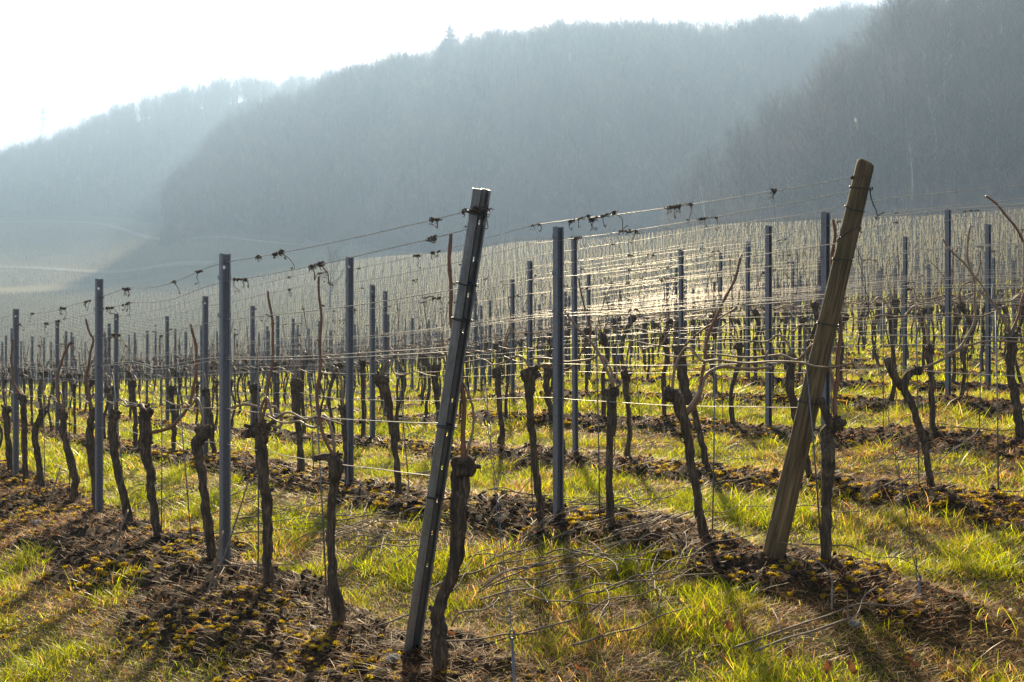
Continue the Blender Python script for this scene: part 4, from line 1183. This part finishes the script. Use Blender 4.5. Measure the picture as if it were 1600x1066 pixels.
def put_tendril(p, i, s, lab):
    o = link('dried_tendril', tend[(i * 7 + int(abs(p[0]) * 37)) % 20], None, None, tuple(p), ROT_ROW); o.rotation_euler = (random.uniform(-.5, .5), random.uniform(-.1, .1), ROT_ROW + (math.pi if random.random() < .5 else 0)); o.scale = (s, s, s * random.uniform(.9, 1.3))
    tag(o, lab, 'tendril', TG)
spots = [(1, 6, 728, 0, 1.1, 'big bunch of dried tendrils hanging just left of the steel end post top'), (1, 6, 655, 1, 1, None), (1, 5, 665, 3, 1, None), (1, 6, 412, 2, 1.2, 'widest clump of dark dried tendrils on the front row top wire'), (1, 6, 436, 5, 1, None), (1, 5, 514, 5, 1.2, None), (1, 5, 365, 4, 1, None), (1, 6, 306, 7, 1, None), (1, 6, 277, 1, 1, None), (1, 6, 200, 3, 1.2, None), (1, 6, 163, 5, 1, None), (1, 5, 168, 6, 1, None), (1, 5, 196, 9, 1, None), (1, 6, 132, 11, 1, None), (1, 6, 95, 9, 1, None), (1, 5, 85, 2, 1, None), (1, 6, 50, 7, 1, None), (1, 5, 72, 3, 1, None), (1, 5, 30, 4, .9, None),
         (2, 6, 1326, 7, .9, 'small tuft of dried tendrils tight against the wooden end post'), (2, 6, 1205, 6, 1, None), (2, 6, 1055, 8, 1.1, 'long dried tendrils drooping between both top wires of the second row'), (2, 6, 1072, 1, 1, None), (2, 6, 950, 10, 1.2, None), (2, 5, 975, 3, 1, None), (2, 6, 890, 5, 1, None), (2, 5, 893, 0, 1, None), (2, 6, 828, 7, 1, None), (2, 5, 1130, 9, .7, None), (2, 6, 680, 8, .9, None), (2, 6, 655, 3, 1.1, None), (2, 6, 560, 2, .8, None), (2, 6, 512, 5, .9, None), (2, 6, 460, 1, 1, None), (2, 5, 448, 9, .9, None), (2, 4, 520, 7, .8, None), (2, 4, 690, 6, .9, None), (2, 4, 420, 2, .9, None)]
for q, (k, w, x, i, s, lab) in enumerate(spots):
    put_tendril(near_wire(k, w, x), i, s, lab or 'dark curled dried tendril clinging to a near top wire')
r = random.Random(5)
pool = []
for k, q, W in WIRE_REC:
    if k > 12: continue
    for j in range(1, len(W)):
        u = W[j, 0] / W[j, 1]
        if abs(u) > .52: continue
        seg = np.linalg.norm(W[j] - W[j - 1])
        pr = seg * {6: .55, 5: .5, 4: .4, 3: .12, 2: .12}.get(q, .05) * (0 if (k <= 2 and q >= 5) else 1) * (.9 if k < 8 else .5)
        if r.random() < pr: pool.append((W[j, 1], W[j - 1] + (W[j] - W[j - 1]) * r.random()))
pool.sort(key=lambda a_: a_[0])
pool = pool[:230]
for d_, p in pool: put_tendril(p, r.randrange(20), r.uniform(.7, 1.15), 'dark curled dried tendril clinging to a wire in the rows farther back')

# ------------------------------------------------------------------ prunings, stones, leaves on the ground
def pruning(seed, l):
    r = np.random.default_rng(seed); mb = MB()
    P = [np.array([-l / 2, 0, .012])]; a_ = 0
    for i in range(6):
        a_ += r.normal(0, .22); P.append(P[-1] + np.array([math.cos(a_), math.sin(a_), 0]) * l / 6); P[-1][2] = .015 + abs(r.normal(0, .018))
    P, R = smooth_path(P, np.linspace(.0048, .0026, 7), .03); tube(mb, P, R * (1 + .15 * (np.sin(np.arange(len(R)) * 1.7) > .9)), 6)
    for i in range(int(r.integers(0, 4))):
        j = int(r.uniform(.15, .85) * len(P)); b = r.choice([-1, 1]) * r.uniform(.4, 1.1); t = P[min(j + 1, len(P) - 1)] - P[j]; t /= np.linalg.norm(t)
        d = np.array([t[0] * math.cos(b) - t[1] * math.sin(b), t[0] * math.sin(b) + t[1] * math.cos(b), r.uniform(0, .4)]); ll = r.uniform(.1, .3)
        tube(mb, [P[j], P[j] + d * ll * .5 + np.array([0, 0, .01]), P[j] + d * ll], [R[j] * .75, R[j] * .6, R[j] * .35], 5)
    return mb.mesh('pruned_cane', True, [M['twig']])
prun = [pruning(700 + i, .35 + .09 * (i % 8)) for i in range(16)]
def ground_px(x, y):
    """point of the ground seen at photo pixel"""
    u = (x - CX) / F; Y = np.linspace(2, 40, 1500); z = base_z(u * Y, Y); yy = CY - F * z / Y
    j = np.argmax(yy < y); return u * Y[j], Y[j]
def put_prun(X, Y, i, rz, lab='grey brown pruned cane lying in the grass between the near rows'):
    e = .15; gx = (gz(X + e, Y) - gz(X - e, Y)) / (2 * e); gy = (gz(X, Y + e) - gz(X, Y - e)) / (2 * e)
    o = link('pruned_cane', prun[i % 16], None, None, (X, Y, gz(X, Y) + .035))
    nrm = Vector((-gx, -gy, 1)).normalized(); o.rotation_euler = (Vector((0, 0, 1)).rotation_difference(nrm).to_matrix() @ __import__('mathutils').Matrix.Rotation(rz, 3, 'Z')).to_euler()
    tag(o, lab, 'pruned cane', 'pruned canes lying on the ground')
r = random.Random(9)
cl = [(620, 830, 60, 34), (760, 870, 70, 40), (860, 880, 70, 40), (960, 900, 90, 40), (550, 830, 80, 30), (1000, 880, 120, 50), (380, 770, 70, 30), (470, 790, 60, 25), (900, 800, 80, 20), (1050, 760, 120, 30), (450, 800, 90, 25), (1500, 700, 90, 40), (1000, 690, 200, 20), (150, 770, 80, 30), (250, 780, 60, 30), (1400, 760, 150, 40), (700, 740, 150, 20)]
for q in range(130):
    c_ = cl[q % len(cl)] if q < 110 else (800, 860, 700, 120)
    X, Y = ground_px(r.gauss(c_[0], c_[2] * .6), r.gauss(c_[1], c_[3] * .6)); put_prun(X, Y, r.randrange(16), r.uniform(-.9, .9) + (0 if r.random() < .75 else 1.5))
for x, y, i, rz in ((1290, 975, 15, .45), (1330, 1000, 14, .28), (905, 930, 12, -.7), (870, 920, 5, -.1), (1000, 915, 9, .02), (960, 945, 3, 1.2), (830, 835, 15, .5), (855, 850, 7, .3)):
    X, Y = ground_px(x, y); put_prun(X, Y, i, rz)
# long pale sticks leaning by the front row
for x0, y0, x1, y1, w, lab in ((168, 880, 200, 797, 4, 'pale dry stick leaning against the front row bed, right one'), (72, 797, 95, 727, 3, 'pale thin dry stick leaning in the front row, left one'), (322, 940, 348, 830, 4, 'dry pale stalk leaning on the first steel post of the front row'), (327, 938, 388, 752, 3, 'long thin dry stalk slanting in front of the first steel post'), (330, 925, 351, 885, 3, 'short pale stalk lying at the foot of the first steel post')):
    X, Y = ground_px(x0, y0); p = np.array([X, Y, gz(X, Y)]); qd = p3(x1, y1, Y * 1.05) - p
    mb = MB(); P, R = smooth_path([np.zeros(3) - [0, 0, .02], qd * .5 + np.array([.01, 0, .005]), qd], [w / 2 * Y / F] * 2 + [w / 3 * Y / F], .04); tube(mb, P, R, 6)
    tag(link('dry_stalk', mb.mesh('dry_stalk'), M['twig'], None, tuple(p)), lab, 'dry stalk')
stm = []
for i in range(3):
    mb = MB(); blob(mb, (0, 0, 0), .05, (1.2, .9, .6), .35, 60 + i, 3); stm.append(mb.mesh('stone', False, [M['stone']]))
for x, y, s, lab in ((57, 822, 1.0, 'grey stone on the bare soil left of the front row'), (614, 1052, .75, 'small grey stone at the foot of the steel end post'), (492, 998, .5, 'little grey stone in front of the second front row vine'), (788, 775, 1.3, 'grey stone on the soil bed behind the steel end post'), (1335, 968, .6, 'small grey stone below the wooden end post vine'), (1272, 800, .6, 'little stone just behind the wooden end post')):
    X, Y = ground_px(x, y); o = link('stone', stm[int(x) % 3], None, None, (X, Y, gz(X, Y) + .01), x * .1); o.scale = (s, s, s); tag(o, lab, 'stone')
mb = MB(); g = [(x * .012, y * .008, .006 * math.sin(x * 1.1) + .005 * abs(y)) for x in range(-3, 4) for y in (-2, -1, 0, 1, 2)]
g = [(x, y * (1 - (abs(x) / .045) ** 2), z) for x, y, z in g]
mb.add(g, [(a_ * 5 + b_, a_ * 5 + b_ + 1, (a_ + 1) * 5 + b_ + 1, (a_ + 1) * 5 + b_) for a_ in range(6) for b_ in range(4)]); leafm = mb.mesh('fallen_leaf', True, [M['leaf']])
for x, y in ((1232, 1032), (1292, 1055), (1330, 1050), (1424, 1038), (1575, 960), (905, 1045), (1140, 990), (300, 1000), (700, 1015)):
    X, Y = ground_px(x, y); o = link('fallen_leaf', leafm, None, None, (X, Y, gz(X, Y) + .05)); o.rotation_euler = (random.uniform(-.7, .7), random.uniform(-.7, .7), random.uniform(0, 6)); o.scale = (.9, .9, .9)
    tag(o, 'curled reddish brown dead leaf lying in the foreground grass', 'leaf', 'dead leaves in the grass')

# ------------------------------------------------------------------ grass, moss, straw, clods (stuff)
def region(n, y0, y1, r, umax=.62):
    c_ = r.random(n) * (.56 * (y1 ** 2 - y0 ** 2) + 3.0 * (y1 - y0)) + .56 * y0 ** 2 + 3.0 * y0; Y = (-3.0 + np.sqrt(9 + 2.24 * c_)) / 1.12; return r.uniform(-1, 1, n) * (.56 * Y + 1.5), Y
def blades(X, Y, Zb, h, w, az, lean, bend, col, r, tipc=1.25):
    n = len(X); d = np.stack([np.cos(az), np.sin(az), np.zeros(n)], 1); s = np.stack([-np.sin(az), np.cos(az), np.zeros(n)], 1)
    tw = r.uniform(-.9, .9, n)[:, None]; s = s * np.cos(tw) + d * np.sin(tw)
    B = np.stack([X, Y, Zb], 1); up = np.array([0, 0, 1.])
    def at(f): return B + up * (h * f * (1 - .25 * bend * f))[:, None] + d * (h * (lean * f + bend * f * f))[:, None]
    m1, m2, t = at(.4), at(.75), at(1.0); hw = (w / 2)[:, None]
    V = np.stack([B - s * hw * .8, B + s * hw * .8, m1 - s * hw, m1 + s * hw, m2 - s * hw * .75, m2 + s * hw * .75, t], 1).reshape(-1, 3)
    o = np.arange(n)[:, None] * 7
    q = np.concatenate([o + np.array([[0, 1, 3, 2]]), o + np.array([[2, 3, 5, 4]])]); tr = o + np.array([[4, 5, 6]])
    f = np.array([.65, .65, 1, 1, 1.1, 1.1, tipc])[None, :, None]
    C = (col[:, None, :] * np.ones((1, 7, 1))).reshape(-1, 3)
    return V, q, tr, C
def build_blades(name, parts, mat, label, cat):
    Vs, Qs, Ts, Cs, o = [], [], [], [], 0
    for V, q, t, C in parts: Vs.append(V); Qs.append(q + o); Ts.append(t + o); Cs.append(C); o += len(V)
    me = big_mesh(name, np.vstack(Vs), np.vstack(Qs), np.vstack(Ts), True, np.vstack(Cs))
    tag(link(name, me, mat), label, cat, None, 'stuff')
r = np.random.default_rng(21)
def dryness(X, Y): 
    far_ = 1 - .6 * sstep(7, 14, Y)
    m = fbm(X * 1.3 + 4, Y * 1.3, 41, 4)
    return far_ * sstep(.44, .66, m) * (.55 + .45 * sstep(.4, .6, fbm(X * 4 + 2, Y * 4, 43, 3)))
_tc = [(ground_px(x, y), a_, b_) for x, y, a_, b_ in ((700, 1060, .30, .22), (860, 1052, .42, .26), (1470, 955, .75, .30), (1560, 990, .5, .3), (1330, 930, .5, .2), (60, 830, .9, .5), (960, 940, .3, .15))]
def thatch(X, Y):
    t = np.zeros(len(X)); w = (fbm(X * 3, Y * 3, 91, 3) - .5) * .9
    for (cx, cy_), a_, b_ in _tc: t = np.maximum(t, 1 - sstep(.55, 1.25, np.sqrt(((X - cx) / a_) ** 2 + ((Y - cy_) / b_) ** 2) + w))
    return t
parts = []
for y0, y1, dens, wd, hh in ((2.6, 6, 12500, .0027, .047), (6, 12, 5600, .0040, .054), (12, 25, 2100, .0085, .07), (25, 70, 330, .020, .095)):
    n = int(dens * (.56 * (y1 ** 2 - y0 ** 2) + 3.0 * (y1 - y0))); X, Y = region(n, y0, y1, r)
    m, dist = bed_mask(X, Y); tuft = fbm(X * 3.2, Y * 3.2, 51, 3); dr = dryness(X, Y); th = thatch(X, Y)
    p = (1 - .85 * th) * (1 - m) ** 1.5 * (.5 + .9 * sstep(.38, .62, tuft)) * (1 - .5 * dr)
    k = r.random(n) < p; X, Y, tuft, dr = X[k], Y[k], tuft[k], dr[k]; n = len(X)
    h = hh * (.5 + 1.0 * sstep(.42, .7, tuft)) * r.lognormal(-.1, .42, n); w = wd * r.uniform(.7, 1.3, n)
    isdry = r.random(n) < (.17 + .42 * dr)
    g0 = np.array([.070, .130, .006]); g1 = np.array([.26, .285, .012]); d0 = np.array([.17, .11, .032]); d1 = np.array([.48, .34, .12])
    mixv = r.random(n)[:, None] * .7 + .3 * fbm(X * .6, Y * .6, 61, 3)[:, None]
    col = np.where(isdry[:, None], d0 + (d1 - d0) * r.random(n)[:, None], g0 + (g1 - g0) * mixv) * np.minimum(r.lognormal(-.08, .38, n), 1.7)[:, None]
    parts.append(blades(X, Y, ground_z(X, Y) - .008, h * np.where(isdry, .75, 1), w, r.uniform(0, 6.28, n), r.uniform(.05, .9, n), r.uniform(.05, .9, n), col, r))
build_blades('grass', parts, M['grass'], 'sunlit yellow green grass growing in the alleys between the vine rows', 'grass')
# straw / dead grass lying on beds and thatch
parts = []
for y0, y1, dens, wd, ll in ((2.6, 6, 5200, .0024, .085), (6, 12, 2300, .0038, .11), (12, 25, 500, .008, .15)):
    n = int(dens * (.56 * (y1 ** 2 - y0 ** 2) + 3.0 * (y1 - y0))); X, Y = region(n, y0, y1, r)
    m, dist = bed_mask(X, Y); dr = dryness(X, Y); cl_ = fbm(X * 1.9, Y * 1.9, 71, 3)
    p = .18 + .45 * dr * (1 - m) + (.36 * m) * sstep(.35, .6, cl_) + .45 * sstep(.3, .44, dist) * (1 - sstep(.5, .66, dist)) + .9 * thatch(X, Y)
    k = r.random(n) < p; X, Y = X[k], Y[k]; n = len(X)
    d0 = np.array([.15, .075, .022]); d1 = np.array([.66, .43, .18])
    col = d0 + (d1 - d0) * (r.random(n) ** 1.7)[:, None]
    parts.append(blades(X, Y, ground_z(X, Y) + r.uniform(-.002, .014, n), ll * r.uniform(.12, .4, n), wd * r.uniform(.6, 1.2, n), r.uniform(0, 6.28, n), r.uniform(.8, 3.2, n), r.uniform(.2, 1.2, n), col, r))
build_blades('dry_straw', parts, M['straw'], 'pale dead grass and straw littering the soil beds under the vines', 'straw')
# moss: low cushions of short fuzzy blades on the beds
parts = []; mV = []; mT = []; mC = []; mo = 0
import bmesh
bm = bmesh.new(); bmesh.ops.create_icosphere(bm, subdivisions=2, radius=1.0); iv = np.array([v.co[:] for v in bm.verts]); itf = np.array([[v.index for v in f.verts] for f in bm.faces]); bm.free()
for y0, y1, dens, sz in ((2.6, 6, 460, .015), (6, 13, 240, .020), (13, 26, 70, .032)):
    n = int(dens * (.56 * (y1 ** 2 - y0 ** 2) + 3.0 * (y1 - y0))); X, Y = region(n, y0, y1, r)
    m, dist = bed_mask(X, Y); cl_ = fbm(X * 1.5 + 9, Y * 1.5, 81, 4)
    k = r.random(n) < (.08 + m) * sstep(.45, .62, cl_) * (.35 + .9 * sstep(.4, .6, vn(X * 7, Y * 7, 83))); X, Y = X[k], Y[k]; n = len(X)
    Zg = ground_z(X, Y); s = sz * r.uniform(.4, 1.4, n)
    nv = len(iv); sc = np.stack([s * r.uniform(.8, 1.5, n), s * r.uniform(.8, 1.5, n), s * r.uniform(.4, .75, n)], 1)
    jit = 1 + .35 * (r.random((n, nv)) - .5)
    V = iv[None] * jit[:, :, None] * sc[:, None, :] + np.stack([X, Y, Zg + s * .05], 1)[:, None, :]
    mV.append(V.reshape(-1, 3)); mT.append((np.arange(n)[:, None, None] * nv + itf[None]).reshape(-1, 3) + mo); mo += n * nv
    c0 = np.array([.13, .105, .006]); c1 = np.array([.27, .21, .012]); col = c0 + (c1 - c0) * r.random((n, 1)); mC.append(np.repeat(col, nv, 0))
    rep = {.015: 44, .020: 34, .032: 24}[sz]
    bi = np.repeat(np.arange(n), rep); a_ = r.uniform(0, 6.28, len(bi)); rr = np.sqrt(r.random(len(bi)))
    bx = X[bi] + np.cos(a_) * rr * sc[bi, 0]; by = Y[bi] + np.sin(a_) * rr * sc[bi, 1]; bz = Zg[bi] + s[bi] * .05 + sc[bi, 2] * np.sqrt(np.maximum(0, 1 - rr ** 2)) * .9
    col2 = np.array([.28, .23, .008]) + (np.array([.62, .52, .02]) - np.array([.28, .23, .008])) * r.random((len(bi), 1))
    parts.append(blades(bx, by, bz - .002, s[bi] * r.uniform(.25, .6, len(bi)), np.full(len(bi), sz * .11), a_, rr * .8, r.uniform(0, .3, len(bi)), col2, r))
V0 = np.vstack(mV)
pq = [(V, q, t, C) for V, q, t, C in parts]
Vs, Qs, Ts, Cs, o_ = [V0], [], [np.vstack(mT)], [np.vstack(mC)], len(V0)
for V, q, t, C in parts: Vs.append(V); Qs.append(q + o_); Ts.append(t + o_); Cs.append(C); o_ += len(V)
tag(link('moss', big_mesh('moss', np.vstack(Vs), np.vstack(Qs), np.vstack(Ts), True, np.vstack(Cs)), M['moss']), 'golden green moss cushions on the soil beds under the vines', 'moss', None, 'stuff')
# clods of soil
cV = []; cT = []; co = 0
bm = bmesh.new(); bmesh.ops.create_icosphere(bm, subdivisions=1, radius=1.0); jv = np.array([v.co[:] for v in bm.verts]); jt = np.array([[v.index for v in f.verts] for f in bm.faces]); bm.free()
for y0, y1, dens, sz in ((2.6, 6, 480, .012), (6, 13, 260, .015), (13, 26, 90, .020)):
    n = int(dens * (.56 * (y1 ** 2 - y0 ** 2) + 3.0 * (y1 - y0))); X, Y = region(n, y0, y1, r)
    m, dist = bed_mask(X, Y); k = r.random(n) < m; X, Y = X[k], Y[k]; n = len(X); s = sz * np.minimum(r.lognormal(0, .45, n), 1.9)
    V = jv[None] * (1 + .6 * (r.random((n, len(jv))) - .5))[:, :, None] * np.stack([s * r.uniform(.7, 1.4, n), s * r.uniform(.7, 1.4, n), s * r.uniform(.5, .9, n)], 1)[:, None, :] + np.stack([X, Y, ground_z(X, Y) + s * .2], 1)[:, None, :]
    cV.append(V.reshape(-1, 3)); cT.append((np.arange(n)[:, None, None] * len(jv) + jt[None]).reshape(-1, 3) + co); co += n * len(jv)
tag(link('soil_clods', big_mesh('soil_clods', np.vstack(cV), None, np.vstack(cT), False), M['clod']), 'dark crumbly clods of soil on the beds under the vines', 'soil', None, 'stuff')

# ------------------------------------------------------------------ haze
x0, x1, y0, y1, z0, z1 = -1180, 1180, -45, 1330, min(GMIN, -25) - 1.5, 262
mb = MB(); mb.add([(x, y, z) for x in (x0, x1) for y in (y0, y1) for z in (z0, z1)], [(0, 1, 3, 2), (4, 6, 7, 5), (0, 4, 5, 1), (2, 3, 7, 6), (0, 2, 6, 4), (1, 5, 7, 3)])
m, nt, out = new_mat('haze')
pv = node(nt, 'ShaderNodeVolumePrincipled', inp={'Color': (.38, .56, .86, 1), 'Density': .00092, 'Anisotropy': .35}); L(nt, pv.outputs[0], out.inputs['Volume'])
tag(link('haze', mb.mesh('haze', False), m), 'thin bluish morning haze filling the valley', 'haze', None, 'stuff')

# ------------------------------------------------------------------ light, sky, camera
w = bpy.data.worlds.new('World'); scene.world = w; w.use_nodes = True
nt = w.node_tree; nt.nodes.clear(); out = nt.nodes.new('ShaderNodeOutputWorld'); bg = nt.nodes.new('ShaderNodeBackground'); sky = nt.nodes.new('ShaderNodeTexSky')
sky.sky_type = 'NISHITA'; sky.sun_disc = False; sky.sun_elevation = SUN_EL; sky.sun_rotation = SUN_AZ; sky.air_density = .6; sky.dust_density = 0.9; sky.ozone_density = .6
bg.inputs[1].default_value = .07; hz_ = node(nt, 'ShaderNodeHueSaturation', inp={'Saturation': .5, 'Color': sky.outputs[0]}); nt.links.new(hz_.outputs[0], bg.inputs[0]); nt.links.new(bg.outputs[0], out.inputs[0])
sd = bpy.data.lights.new('sun', 'SUN'); sd.energy = 5.0; sd.angle = math.radians(2.6); sd.color = (1.0, .82, .53)
so = bpy.data.objects.new('sun', sd); COL.objects.link(so)
sv = Vector((math.sin(SUN_AZ) * math.cos(SUN_EL), math.cos(SUN_AZ) * math.cos(SUN_EL), math.sin(SUN_EL)))
so.rotation_euler = sv.to_track_quat('Z', 'Y').to_euler(); so.location = sv * 50
cam = bpy.data.cameras.new('camera'); cam.lens = 35.0; cam.sensor_width = 36.0; cam.clip_end = 5000; cam.clip_start = .05
cobj = bpy.data.objects.new('camera', cam); COL.objects.link(cobj); cobj.rotation_euler = (math.radians(90), 0, 0); scene.camera = cobj
scene.view_settings.view_transform = 'Standard'; scene.view_settings.look = 'None'; scene.view_settings.gamma = 1.0; scene.view_settings.exposure = 1.55
cy = scene.cycles
cy.max_bounces = 6; cy.diffuse_bounces = 3; cy.glossy_bounces = 2; cy.transmission_bounces = 3; cy.transparent_max_bounces = 4; cy.volume_bounces = 0
cy.caustics_reflective = False; cy.caustics_refractive = False; cy.use_denoising = True
